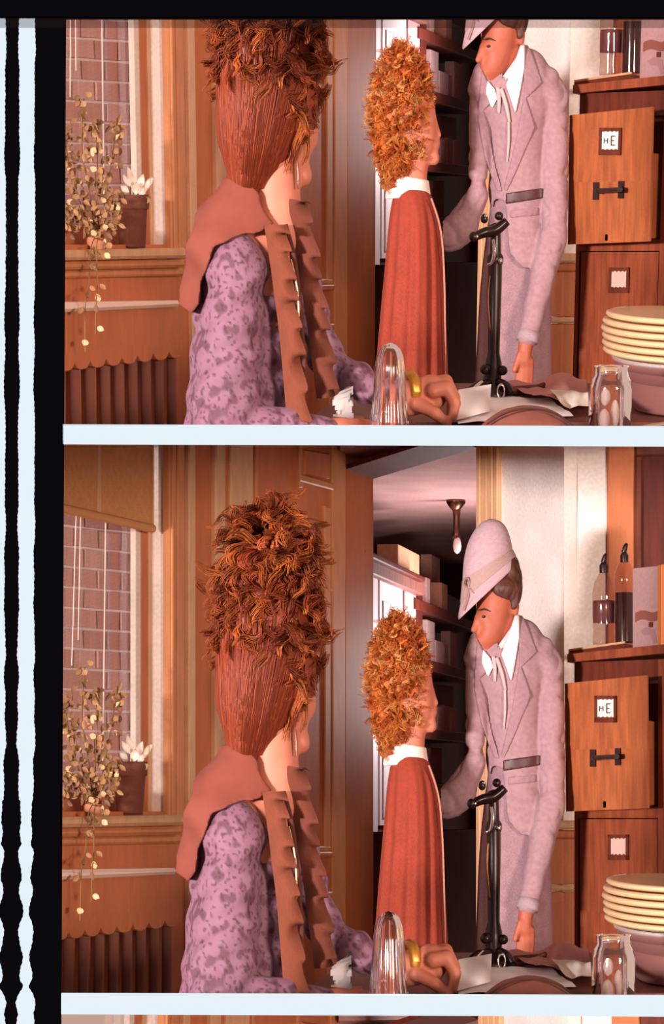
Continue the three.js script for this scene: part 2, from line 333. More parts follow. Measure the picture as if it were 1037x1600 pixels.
{ // white wall right of the doorway, with casing, wainscot and the nook by the cabinet
  const strip = (x0, x1, out, m = M.trim, ch = 0.002) => part('moulding', board(A, rect(x0, TOP, x1, LOW), -0.002, out, ch), m);
  struct('trim_2', [strip(743, 776, 0.008), strip(744, 749, 0.014), strip(756, 759, 0.012), strip(762, 768, 0.014), strip(771, 776, 0.012)], 'pale orange fluted door casing above the hat');
  struct('wall_back', [part('wall_back', board(A, rect(744, TOP, 881, LOW), -0.03, 0), M.paint)], 'white plaster wall behind the stooping person');
  struct('wall_right', [withKids(part('wall_right', board(B, rect(879, TOP, 1130, LOW), -0.03, 0), M.paint), [
    part('pilaster', board(B, rect(949, TOP, 991, 1200), -0.005, 0.012, 0.003), M.wallWood),
    part('chair_rail', board(B, rect(858, 1282, 900, 1296), -0.002, 0.020, 0.004), M.trim),
    part('chair_rail', board(B, rect(860, 1297, 900, 1310), -0.002, 0.014, 0.003), M.wallWood),
    part('wainscot_panel', board(B, rect(859, 1310, 900, 1382), -0.002, 0.006, 0.002), M.wallWood),
    part('wainscot_rail', board(B, rect(859, 1383, 900, 1392), -0.002, 0.012, 0.003), M.trim),
    part('wainscot_panel', board(B, rect(859, 1393, 900, LOW), -0.002, 0.006, 0.002), M.wallWood),
  ])], 'white wall with wooden pilaster and wainscot behind the cabinet');
  struct('door_1', [part('door_frame', join(board(B, rect(992, TOP, 1130, 712), 0, 0.014, 0.003), board(B, rect(992, 712, 1003, 1200), 0, 0.014, 0.003)), M.cabinetDark), part('door_leaf', board(B, rect(1003, 710, 1130, 1200), 0, 0.004), M.darkWood)], 'dark door above the cabinet');
}
{ // raked stage floor under everything
  const c = (px, py, d) => at(px, py, d);
  struct('floor', [part('floor', hexa([c(98, 1581, 2.72), c(1130, 1581, 2.72), c(1130, 1581, 6.6), c(98, 1581, 6.6)], [c(98, 1567, 2.72), c(1130, 1567, 2.72), c(1130, 1567, 6.6), c(98, 1567, 6.6)]), M.darkWood)], 'dark floor under the set');
}
{ // stacked window sill
  const lay = (y0, y1, y2, y3, out, m, x1 = 288, ch = 0.004) => part('moulding', board(L, [[30, y0], [x1, y1], [x1, y3], [30, y2]], 0, out, ch), m);
  struct('trim_3', [
    part('sill_board', join(board(L, [[30, 1278], [288, 1273], [288, 1289], [30, 1294]], -0.05, 0.030, 0.006)), M.trim),
    lay(1296, 1291, 1309, 1304, 0.024, M.wallWoodLight, 286, 0.006), lay(1310, 1305, 1322, 1317, 0.014, M.wallWoodLight, 284, 0.004),
  ], 'stepped wooden window sill under the plants');
}

// ================================================================ the things of one frame
{ // roller blind
  thing('roller_blind', 'tan roller blind half pulled down over the window', 'blind', [
    part('blind_cloth', board(L, [[30, TOP], [240, TOP], [240, 826], [30, 780]], -0.022, -0.020), M.blind),
    part('seam', board(L, [[153, TOP], [158, TOP], [158, 808], [153, 807]], -0.0205, -0.0185, 0.0004), M.trim),
    part('hem_bar', tube((x, y, z) => hit(L, x, y, -0.018 + z), [[30, 779, 0, 0.0001], [30, 780, 0, 7], [238, 826, 0, 7]].map((p) => p).slice(1).map((p) => p), 2, null), M.blind),
  ].map((p) => {
    if (p.name !== 'hem_bar') return p;
    const a = hit(L, 30, 779, -0.014), b = hit(L, 238, 826, -0.014), g = new THREE.CylinderGeometry(0.009, 0.009, a.distanceTo(b), 14);
    g.applyQuaternion(new THREE.Quaternion().setFromUnitVectors(V(0, 1, 0), b.clone().sub(a).normalize())); const m = a.add(b).multiplyScalar(0.5); g.translate(m.x, m.y, m.z); p.geo = g; return p;
  }));
  const cord = (x0, y0, x1, y1, r) => { const a = hit(L, x0, y0, -0.03), b = hit(L, x1, y1, -0.03), g = new THREE.CylinderGeometry(r, r, a.distanceTo(b), 6); g.applyQuaternion(new THREE.Quaternion().setFromUnitVectors(V(0, 1, 0), b.clone().sub(a).normalize())); const m = a.clone().add(b).multiplyScalar(0.5); g.translate(m.x, m.y, m.z); return g; };
  thing('blind_cord', 'single white cord hanging down the middle of the window', 'cord', [part('blind_cord', cord(165, 812, 160, 1236, 0.0016), M.reveal)]);
  thing('sash_cord', 'pair of thin pale cords hanging near the left window edge', 'cord', [part('cord', cord(119, 800, 112, 1040, 0.001), M.reveal), part('cord', cord(126, 802, 122, 1000, 0.001), M.reveal)]);
}
{ // radiator under a covered shelf
  thing('radiator_shelf', 'pale shelf ledge with scalloped apron above the radiator', 'shelf', [
    part('ledge', board(L, [[30, 1360], [277, 1356], [277, 1366], [30, 1378]], 0, 0.055, 0.006), mat(0xeccab8, 0.4)),
    part('back_board', board(L, [[30, 1322], [282, 1318], [282, 1360], [30, 1372]], 0, 0.006, 0.001), M.wallWood),
    part('apron', board(L, (() => {
      const p = [[30, 1374], [283, 1362]], n = 9, x0 = 283, x1 = 58, base = (x) => lerp(1466, 1446, (x - 98) / 170);
      for (let k = 0; k < n; k++) { const a = lerp(x0, x1, k / n), b = lerp(x0, x1, (k + 1) / n); for (let i = 0; i < 6; i++) { const t = i / 6, x = lerp(a, b, t); p.push([x, base(x) - 9 + 12 * Math.sqrt(Math.max(0, 1 - (2 * t - 1) ** 2))]); } }
      p.push([30, 1468]); return p;
    })(), 0.030, 0.040, 0.001), M.wallWood),
  ]);
  const ribs = [];
  for (let k = 0; k < 9; k++) {
    const x = [84, 107, 131, 155, 177, 199, 220, 241, 261][k], a = hit(L, x, 1440, 0.02), b = hit(L, x, LOW, 0.02), r = 0.0098;
    const g = new THREE.CylinderGeometry(r, r, a.y - b.y, 16); g.translate(a.x, (a.y + b.y) / 2, a.z);
    ribs.push(part('rib', g, M.iron));
  }
  thing('radiator', 'brown ribbed column radiator below the scalloped apron', 'radiator', ribs);
}
{ // terracotta pot with pale flowers
  const m = frame(depthOf(L, 205) - 0.01), D = depthOf(L, 205);
  const petal = (x, y, w, h, tilt, z) => grid(4, 6, (i, j) => { const s = (i / 4 - 0.5) * 2, t = j / 6, q = Math.sin(Math.PI * Math.min(1, t * 0.96 + 0.04)) * w * s, c = Math.cos(tilt), n = Math.sin(tilt), v = -t * h; return m(x + q * c - v * n, y + q * n + v * c, z + s * s * 3 + t * t * 4); });
  const kids = [];
  const pm = mat(0xf2e2d2, 0.7, { transmission: 0.25, thickness: 0 });
  for (const [x, y, w, h, a, z] of [[208, 1180, 5, 36, -0.25, 4], [204, 1178, 5, 24, -0.55, 8], [214, 1184, 6, 28, 0.35, 6], [222, 1182, 5, 26, 0.7, 2], [211, 1190, 7, 20, 0.1, 12], [226, 1186, 4, 22, 0.25, 4], [200, 1186, 5, 16, -0.9, 5], [217, 1192, 6, 16, 0.5, 12]]) kids.push(part('petal', petal(x, y, w, h, a, z), pm));
  const lm = mat(0x9a8050, 0.7);
  for (const [x, y, w, h, a, z] of [[196, 1200, 6, 22, -1.0, 8], [190, 1202, 5, 18, -1.3, 2], [206, 1204, 6, 14, -0.4, 14], [222, 1203, 5, 16, 0.9, 8]]) kids.push(part('leaf', petal(x, y, w, h, a, z), lm));
  for (const [x, y] of [[206, 1180], [214, 1184], [222, 1184]]) kids.push(part('stem', tube(m, [[207 + (x - 207) * 0.4, 1203, 0, 1.6], [x, y, 3, 1.2]], 5), lm));
  thing('flower_pot', 'dark clay flower pot with white flowers at the window corner', 'plant pot', [
    part('pot', turned(m, 203, [[0.1, 1273], [20, 1273], [20.5, 1270], [24, 1220], [24.3, 1213], [27, 1212], [27.5, 1206], [27.5, 1192], [26.5, 1190], [24.5, 1190], [24, 1200], [0.1, 1201]], 30, 0, 0.9), mat(0x6d3524, 0.85, { map: plasterTex, bumpMap: grit, bumpScale: 0.001 })), ...kids]);
}
{ // trailing plant
  const m = frame(depthOf(L, 150) - 0.03), kids = [];
  const tones = [0x8c5e36, 0x9c6e42, 0x744a26, 0xd0ac80, 0x6a4828].map((c) => mat(c, 0.7, { transmission: 0.2, thickness: 0 }));
  const leafShape = (w, h, k) => { const g = grid(4, 5, (i, j) => { const s = (i / 4 - 0.5) * 2, t = j / 5; return V(Math.pow(Math.sin(Math.PI * clamp(t * 0.94 + 0.05, 0, 1)), 0.8) * w * s, -t * h, (s * s * 0.25 + Math.sin(t * 3 + k) * 0.2) * w); }); return g; };
  const u = depthOf(L, 150) / F, shapes = [leafShape(4.4 * u, 12 * u, 0), leafShape(5.4 * u, 10 * u, 1), leafShape(3.6 * u, 14 * u, 2)];
  const leaf = (x, y, z, s = 1) => { const q = new THREE.Quaternion().setFromEuler(new THREE.Euler(rr(-0.7, 0.7), rr(-0.9, 0.9), rr(-1.2, 1.2))); kids.push(piece('leaf', shapes[Math.floor(rnd() * 3)], tones[Math.min(4, Math.floor(rnd() * rnd() * 5 + rnd() * 1.5))], m(x, y, z), q)); };
  const stems = [];
  const stem = (pts, every = 11) => { const s = spline(pts.map((p) => [...p, 1.1]), 16); stems.push(tube(m, s, 5)); for (let k = 2; k <= 16; k++) for (let n = 0; n < every / 6; n++) leaf(s[k][0] + rr(-11, 11), s[k][1] + rr(-9, 7), s[k][2] + rr(-8, 10)); };
  stem([[146, 1262, 0], [140, 1200, 4], [128, 1120, 0], [132, 1042, -6]], 18); stem([[146, 1262, 4], [120, 1190, 10], [106, 1130, 8], [104, 1090, 4]], 22);
  stem([[148, 1262, 2], [164, 1190, 6], [176, 1120, 0], [183, 1072, -4]], 14); stem([[146, 1262, 6], [128, 1222, 18], [110, 1210, 20], [106, 1246, 24]], 20);
  stem([[150, 1262, 6], [170, 1210, 14], [178, 1190, 12], [172, 1240, 18]], 20); stem([[148, 1262, 0], [150, 1180, 8], [152, 1120, 4], [146, 1075, 0]], 16);
  const vine = (pts) => { const s = spline(pts.map((p) => [...p, 0.9]), 14); stems.push(tube(m, s, 5)); for (let k = 3; k <= 14; k += 2) leaf(s[k][0] + rr(-5, 5), s[k][1] + rr(-4, 4), s[k][2] + 6); };
  vine([[146, 1256, 10], [146, 1274, 80], [143, 1330, 92], [144, 1352, 155], [142, 1428, 155]]); vine([[150, 1256, 10], [155, 1276, 80], [156, 1330, 92], [160, 1350, 150], [158, 1400, 152]]); vine([[160, 1250, 10], [168, 1262, 50], [171, 1284, 78]]);
  thing('trailing_plant', 'golden leafed trailing plant spilling over the window sill', 'plant', [
    part('pot', turned(m, 148, [[0.1, 1275], [14, 1275], [17, 1256], [18, 1255], [18, 1249], [16, 1249], [15, 1256], [0.1, 1257]], 24), mat(0xa8694a, 0.8)), part('stems', join(stems), mat(0x74542c, 0.8)), ...kids]);
}
{ // hall: cupboard, cornice, shelves, lamp
  const S = plane(583, 6.08, 0.2212);
  const line = (x, x0, y0, x1, y1) => lerp(y0, y1, (x - x0) / (x1 - x0));
  const slant = (x0, x1, ya, yb, t) => [[x0, line(x0, 583, ya, 725, yb)], [x1, line(x1, 583, ya, 725, yb)], [x1, line(x1, 583, ya, 725, yb) + t], [x0, line(x0, 583, ya, 725, yb) + t]];
  const white = mat(0xf2e6e8, 0.5);
  thing('wall_cupboard', 'white panelled cupboard door behind the girl with curly hair', 'cupboard', [
    part('body', board(S, [[575, 893], [652, 926], [652, 1300], [575, 1300]], -0.20, -0.008), M.shelfWood),
    part('stile', board(S, [[575, 893], [590, 900], [590, 1300], [575, 1300]], -0.008, 0.002, 0.001), white),
    withKids(part('door', board(S, [[593, 900], [629, 917], [629, 1290], [593, 1290]], -0.008, 0.002, 0.001), white), [part('panel', board(S, [[599, 938], [623, 949], [623, 1280], [599, 1280]], 0.001, 0.006, 0.003), white)]),
    part('door', board(S, [[632, 919], [650, 927], [650, 1290], [632, 1290]], -0.008, 0.002, 0.001), mat(0xc79a9a, 0.5)),
  ]);
  const yS = (px, py, out = 0) => hit(S, px, py, out).y, rowS = (px, h, out = 0) => rowOf(h, (c) => hit(S, px, c, out));
  const flatBoard = (x0, x1, py, t, o0, o1, ch) => { const h = yS(x0, py, o1), g = yS(x0, py + t, o1); return board(S, [[x0, py], [x1, rowS(x1, h, o1)], [x1, rowS(x1, g, o1)], [x0, py + t]], o0, o1, ch); };
  thing('bookcase', 'dark bookcase with a sloping cornice inside the doorway', 'bookcase', [
    part('cornice', flatBoard(570, 664, 857, 9, -0.25, 0.045, 0.003), M.shelfWood),
    part('fascia', flatBoard(572, 662, 868, 24, -0.20, 0.025, 0.003), mat(0x8d5750, 0.6, { map: woodTex })),
    part('back_panel', board(S, [[650, 905], [745, 950], [745, LOW], [650, LOW]], -0.16, -0.14), M.darkWood),
    part('upright', board(S, [[652, 927], [660, 931], [660, LOW], [652, LOW]], -0.14, 0.004, 0.001), M.darkWood),
    ...[[650, 934, 17, 0.01], [660, 1028, 17, 0.004], [660, 1138, 16, 0.004], [660, 1226, 14, 0.004]].map(([x, y, t, o]) => part('shelf_board', flatBoard(x, 745, y, t, -0.14, o, 0.002), M.shelfWood)),
    part('plinth', board(S, [[660, 1300], [745, 1296], [745, LOW], [660, LOW]], -0.14, -0.01, 0.002), M.darkWood),
  ]);
  const stand = [[678, 857, 0.045, 570], [745, 934, 0.01, 650], [745, 1028, 0.004, 660], [745, 1138, 0.004, 660], [745, 1226, 0.004, 660]].map(([, py, o, x]) => yS(x, py, o) + 0.001);
  const bk = (name, label, cat, x0, x1, y0, level, tone, out = -0.02, thick = 0.035, group) => { const h0 = stand[level], h1 = yS(x0, y0, out); thing(name, label, cat, [part(name, board(S, [[x0, y0], [x1, rowS(x1, h1, out)], [x1, rowS(x1, h0, out)], [x0, rowS(x0, h0, out)]], out - thick, out, 0.0015), mat(tone, 0.8, { map: clothTex }))], group); };
  bk('carton', 'tan cardboard carton on top of the bookcase', 'box', 622, 655, 850, 0, 0xdcae88, 0.0, 0.06);
  bk('ledger', 'tall rose ledger standing right of the carton', 'book', 674, 687, 866, 1, 0xb88470, -0.06);
  bk('ledger', 'short pale ledger standing beside the carton', 'book', 666, 672, 902, 1, 0xd0a098, -0.01);
  bk('ledger', 'low brown ledger at the right end of the bookcase top', 'book', 690, 699, 910, 1, 0xc08068, -0.01);
  const shelf = 'books on the bookcase shelves';
  bk('book', 'tallest pale book at the left of the upper shelf', 'book', 667, 679, 968, 2, 0xd8aeaa, -0.01, 0.03, shelf);
  bk('book', 'squat pink book second on the upper shelf', 'book', 681, 692, 1000, 2, 0xd2a4a2, -0.01, 0.03, shelf);
  bk('book', 'slim dark rose book third on the upper shelf', 'book', 694, 700, 1006, 2, 0xac7a78, -0.01, 0.03, shelf);
  bk('book', 'tall rose book near the hat on the upper shelf', 'book', 703, 714, 986, 2, 0xc99894, -0.01, 0.03, shelf);
  bk('book', 'broad tan book standing back on the middle shelf', 'book', 676, 708, 1066, 3, 0xaa6f5c, -0.06, 0.03, shelf);
  bk('book', 'low pink book at the left of the middle shelf', 'book', 684, 692, 1104, 3, 0xc59390, -0.01, 0.03, shelf);
  bk('book', 'low rose book second on the middle shelf', 'book', 694, 702, 1102, 3, 0xb8827e, -0.01, 0.03, shelf);
  bk('book', 'low pink book at the right of the middle shelf', 'book', 705, 714, 1106, 3, 0xcb9a96, -0.01, 0.03, shelf);
  bk('book', 'small dark red book alone on the lowest shelf', 'book', 672, 690, 1168, 4, 0x8a5246, -0.03, 0.03, shelf);
  const Dl = 6.6, m = frame(Dl), h = at(600, 1212, Dl).y + 0.79, yc = (() => { let a = 600, b = 900; for (let i = 0; i < 40; i++) { const c = (a + b) / 2; if (at(714, c, Dl).y > h) a = c; else b = c; } return a; })();
  thing('ceiling_lamp', 'bare bulb ceiling lamp hanging in the hall', 'lamp', [
    part('ceiling_rose', turned(m, 712, [[0.1, yc - 1], [15, yc - 1], [15, yc + 4], [11, yc + 10], [6, yc + 16], [0.1, yc + 17]], 24), M.brassDark),
    part('stem', turned(m, 713, [[0.1, yc + 10], [7, yc + 12], [5, yc + 28], [5.5, yc + 48], [7, yc + 52], [6.5, yc + 60], [0.1, yc + 61]], 20), M.brassDark),
    part('bulb', turned(m, 714, [[0.1, yc + 57], [4, yc + 59], [6, yc + 66], [6.6, yc + 72], [5.4, yc + 79], [2.5, yc + 83], [0.1, yc + 84]], 20), mat(0xe6ccc8, 0.25)),
  ]);
}
{ // filing cabinet with one drawer pulled out
  const K = plane(890, 4.60, -0.4147), U3 = V(0.3956, 0, -1).normalize();
  const deep = (poly, out, len) => { const f = poly.map(([x, y]) => hit(K, x, y, out)), b = f.map((p) => p.clone().addScaledVector(U3, len)); return rings([b, f], (p) => [p.clone().sub(K.p).dot(K.u), p.y]); };
  const run = (poly, pull, len) => { const f = poly.map(([x, y]) => { const r = ray(x, y), q = K.p.clone().addScaledVector(U3, -pull).sub(EYE); return r.multiplyScalar(q.dot(K.n) / r.dot(K.n)).add(EYE); }), b = f.map((p) => p.clone().addScaledVector(U3, len)); return rings([b, f], (p) => [p.clone().sub(K.p).dot(K.u), p.y]); };
  const rowK = (px, py) => rowOf(hit(K, 886, py, 0.02).y, (c) => hit(K, px, c, 0.02));
  const cardOn = (x0, y0, x1, y1, pull, text) => {
    const fr = part('card_holder', join(run(rect(x0 - 4, y0 - 5, x1 + 4, y0), pull + 0.006, 0.006), run(rect(x0 - 4, y1, x1 + 4, y1 + 8), pull + 0.006, 0.006), run(rect(x0 - 4, y0 - 5, x0, y1 + 8), pull + 0.006, 0.006), run(rect(x1, y0 - 5, x1 + 4, y1 + 8), pull + 0.006, 0.006)), M.cabinetDark);
    const sc = []; const n = 4; for (let i = 0; i <= n * 2; i++) sc.push([lerp(x0, x1, i / n / 2), y0 + (i & 1 ? 2 : 0)]); for (let i = n * 2; i >= 0; i--) sc.push([lerp(x0, x1, i / n / 2), y1 - (i & 1 ? 2 : 0)]);
    fr.kids = [part('card', run(sc, pull + 0.003, 0.002), text ? M.card : mat(0xc9a596, 0.8))];
    if (text) {
      const bar = (ax, ay, bx, by) => run([[ax, ay], [bx, ay], [bx, by], [ax, by]], pull + 0.0036, 0.0006), w = (x1 - x0), hh = (y1 - y0), X = (t) => x0 + w * t, Y = (t) => y0 + hh * t;
      fr.kids.push(part('lettering', join(bar(X(0.14), Y(0.38), X(0.2), Y(0.66)), bar(X(0.34), Y(0.38), X(0.40), Y(0.66)), bar(X(0.14), Y(0.49), X(0.4), Y(0.54)), bar(X(0.56), Y(0.24), X(0.63), Y(0.78)), bar(X(0.56), Y(0.24), X(0.82), Y(0.3)), bar(X(0.56), Y(0.48), X(0.76), Y(0.54)), bar(X(0.56), Y(0.72), X(0.82), Y(0.78))), M.ink));
    }
    return fr;
  };
  const handle = (x0, x1, y, pull) => {
    const c = (x, yy, p) => { const r = ray(x, yy), q = K.p.clone().addScaledVector(U3, -p).sub(EYE); return r.multiplyScalar(q.dot(K.n) / r.dot(K.n)).add(EYE); };
    const rod = (a, b, r) => { const g = new THREE.CylinderGeometry(r, r, a.distanceTo(b), 12); g.applyQuaternion(new THREE.Quaternion().setFromUnitVectors(V(0, 1, 0), b.clone().sub(a).normalize())); const mm = a.clone().add(b).multiplyScalar(0.5); g.translate(mm.x, mm.y, mm.z); return g; };
    return join(rod(c(x0, y, pull + 0.03), c(x1, y - 2, pull + 0.03), 0.0042), rod(c(x0 + 2, y, pull), c(x0 + 2, y, pull + 0.034), 0.005), rod(c(x1 - 2, y - 2, pull), c(x1 - 2, y - 2, pull + 0.034), 0.005),
      run(rect(x0 - 4, y - 13, x0 + 5, y + 14), pull + 0.004, 0.004), run(rect(x1 - 5, y - 15, x1 + 4, y + 12), pull + 0.004, 0.004));
  };
  thing('filing_cabinet', 'red brown wooden filing cabinet with its top drawer out', 'cabinet', [
    part('top_board', deep([[886, 1022], [1040, rowK(1040, 1022)], [1040, rowK(1040, 1035)], [886, 1035]], 0.02, 0.16), M.cabinet),
    part('face_rail', deep([[897, 1035], [1034, 1030], [1034, 1063], [897, 1066]], 0, 0.13), M.cabinetDark),
    part('side_panel', deep(rect(897, 1030, 903, LOW), 0, 0.13), M.cabinet), part('stile', deep(rect(1028, 1030, 1045, LOW), 0.004, 0.13), M.cabinet),
    part('back_panel', deep(rect(903, 1040, 1028, LOW), -0.12, 0.004), M.darkWood),
    part('face_rail', deep(rect(903, 1262, 1028, 1278), 0, 0.12), M.cabinet),
    withKids(part('drawer_front', deep(rect(906, 1280, 1027, 1560), 0.002, 0.02), M.cabinet), [cardOn(953, 1309, 977, 1336, 0.003, false)]),
    withKids(part('drawer', run([[882, 1068], [1010, 1055], [1012, 1263], [884, 1268]], 0.075, 0.012), M.drawer), [
      part('drawer_side', run([[1004, 1128], [1010, 1126], [1010, 1258], [1004, 1258]], 0.063, 0.10), M.drawer), part('drawer_side', run([[884, 1130], [889, 1130], [889, 1262], [884, 1262]], 0.063, 0.10), M.drawer),
      part('drawer_bottom', run(rect(886, 1254, 1008, 1260), 0.063, 0.10), M.cabinetDark), part('handle', handle(925, 965, 1184, 0.075), M.blackMetal), cardOn(932, 1092, 958, 1121, 0.075, true),
      part('keyhole', run(rect(942, 1252, 946, 1262), 0.0755, 0.001), M.black),
    ]),
  ]);
  const topY = hit(K, 886, 1022, 0.02).y + 0.0008;
  const D1 = 4.52;
  const yAt = (px, h, D) => rowOf(h, (c) => at(px, c, D));
  { // low tray under the bottles
    const t = [[886, 1010], [985, 1005]], a = at(890, 1212, 4.66), b = at(978, 1212, 4.38), c = b.clone().addScaledVector(U3, 0.16), d = a.clone().addScaledVector(U3, 0.16);
    thing('bottle_tray', 'flat dark wooden tray under the soda bottles', 'tray', [part('tray', hexa([a, b, c, d].map((v) => V(v.x, topY, v.z)), [a, b, c, d].map((v) => V(v.x, topY + 0.010, v.z))), M.cabinetDark), part('lip', hexa([a, b].flatMap((v, i) => [v, v]).map((v, i) => v.clone().addScaledVector(U3, i === 1 || i === 2 ? 0.008 : 0)).map((v) => V(v.x, topY + 0.010, v.z)), [a, b].flatMap((v) => [v, v]).map((v, i) => v.clone().addScaledVector(U3, i === 1 || i === 2 ? 0.008 : 0)).map((v) => V(v.x, topY + 0.014, v.z))), M.trim)]);
  }
  const bottle = (label, cx, D, base, prof, fill, capP, fillMat) => { const m = frame(D), y0 = yAt(cx, base, D), sh = (p) => p.map(([r, y]) => [r, y0 - y]);
    thing('soda_bottle', label, 'bottle', [part('glass_body', turned(m, cx, sh(prof), 30), M.glass), part('liquid', turned(m, cx, sh(fill), 30), fillMat), part('cap', join(turned(m, cx, sh(capP), 20), tube(m, [[cx - 1, y0 - capP[capP.length - 1][1] + 2, 0, 4], [cx + 2, y0 - capP[capP.length - 1][1] - 8, 0, 3.6], [cx + 4, y0 - capP[capP.length - 1][1] - 12, 0, 2]], 10)), M.blackMetal)], 'soda bottles on the cabinet'); };
  bottle('rounded soda bottle with a dark band at the tray front', 943, 4.50, topY + 0.0145, [[0.1, 0], [16, 0], [17.5, 3], [16.5, 22], [17.5, 32], [18.2, 62], [18, 80], [15, 97], [9, 108], [6, 114], [6, 118]], [[0.1, 34], [17, 34], [17.2, 62], [16.9, 68], [0.1, 68.3]], [[6.8, 112], [7, 124], [4.5, 127], [3, 130]], mat(0x5a3638, 0.2));
  bottle('straight soda bottle filled dark beside the rounded one', 975, 4.48, topY + 0.0145, [[0.1, 0], [14, 0], [15, 3], [15, 80], [15.6, 96], [14.5, 112], [11, 122], [6.5, 130], [5.5, 134]], [[0.1, 2], [13.8, 2], [14.2, 4], [14.2, 80], [0.1, 80.4]], [[6.4, 128], [6.6, 138], [4.5, 142], [3, 145]], M.cola);
  const BP = plane(1010, 4.36, -0.4147);
  const rowP = (px) => rowOf(topY + 0.001, (c) => hit(BP, px, c, 0));
  const wave = [[992, 962]]; for (let i = 0; i <= 8; i++) wave.push([lerp(992, 1026, i / 8), 958 - 3 * Math.sin(i * 0.7) - i * 0.6]); wave.push([1026, 966]); for (let i = 8; i >= 0; i--) wave.push([lerp(992, 1026, i / 8), 972 - 3 * Math.sin(i * 0.7) - i * 0.6]);
  thing('picture_panel', 'mauve printed panel with brown wavy band leaning behind the bottles', 'panel', [
    part('sheet', board(BP, [[988, 888], [1028, 884], [1028, rowP(1028)], [988, rowP(988)]], -0.012, 0, 0.001), mat(0xa9807e, 0.8, { map: plasterTex })),
    part('edge', board(BP, [[1027, 883], [1033, 882], [1033, rowP(1033)], [1027, rowP(1027)]], -0.012, 0.003, 0.001), mat(0xb9682f, 0.6)),
    part('wavy_band', board(BP, wave, 0, 0.0012), mat(0x7d4236, 0.8)), part('emblem', board(BP, [[1000, 986], [1008, 980], [1022, 984], [1026, 1004], [1020, 1006], [1016, 992], [1004, 992]], 0, 0.001), mat(0x94696a, 0.8)),
    part('spot', board(BP, rect(1013, 972, 1019, 980), 0, 0.0016), M.cabinetDark),
  ]);
}

// ================================================================ people
const tinted = (hex, amount, f, hex2 = null, fy = f) => { const a = lin(hex), b = hex2 ? lin(hex2) : a.map((x) => x * 0.5); return (x, y, z) => { const n = clamp(0.5 + noise(x * f, y * fy, z * f) * 0.9 + noise(x * f * 2.7, y * fy * 2.7, z * f * 2.7) * 0.45, 0, 1) * amount; return [0, 1, 2].map((i) => lerp(a[i], b[i], n)); }; };
const SKIN = tinted(0xc07056, 0.35, 0.03, 0xac5a42), FLOOR_CUT = (f) => (x, y, z) => Math.max(f(x, y, z), y - 1568);
const ringsOf = (map, list, seg, bump) => grid(seg, list.length - 1, (i, j) => { const t = -i / seg * Math.PI * 2, [y, x0, x1, zr, zc] = list[j], w = 1 + (bump ? bump(t, j / (list.length - 1), y) : 0); return map((x0 + x1) / 2 + Math.cos(t) * (x1 - x0) / 2 * w, y, zc + Math.sin(t) * zr * w); }, true);
function curl(map, p, out, along, len, rad, turns, n, spread, r, tones, seg = 11) {   // one curl: a bundle of hairs on a spiral that leaves the scalp
  const side = along.clone().cross(out).normalize(), ph = rr(0, 6.28), base = hairTone(tones), made = [];
  for (let h = 0; h < n; h++) {
    const a0 = rr(0, 6.28), s0 = spread * Math.sqrt(rnd()), pts = [], cut1 = rr(0.75, 1.05), dp = rr(-0.35, 0.35), k0 = rr(0.75, 1.3);
    for (let k = 0; k <= seg; k++) { const t = k / seg * cut1, a = ph + dp + t * turns * 6.283, R = rad * (0.3 + 0.7 * Math.sin(Math.PI * (0.12 + 0.8 * t))), w = s0 * (0.5 + 0.7 * Math.sin(Math.PI * t)); const q = p.clone().addScaledVector(along, len * t).addScaledVector(side, Math.cos(a) * R + Math.cos(a0) * w).addScaledVector(out, Math.sin(a) * R + Math.sin(a0) * w + rad * 0.6 * Math.sin(Math.PI * t)); pts.push([q.x, q.y, q.z, r * lerp(1, 0.45, t)]); }
    const c = base.map((x) => x * k0); made.push(tube(map, pts, 3, () => c, false));
  }
  return made;
}
const hairTone = (list) => { const c = lin(list[Math.floor(rnd() * list.length)]), k = rr(0.8, 1.2); return c.map((x) => x * k); };

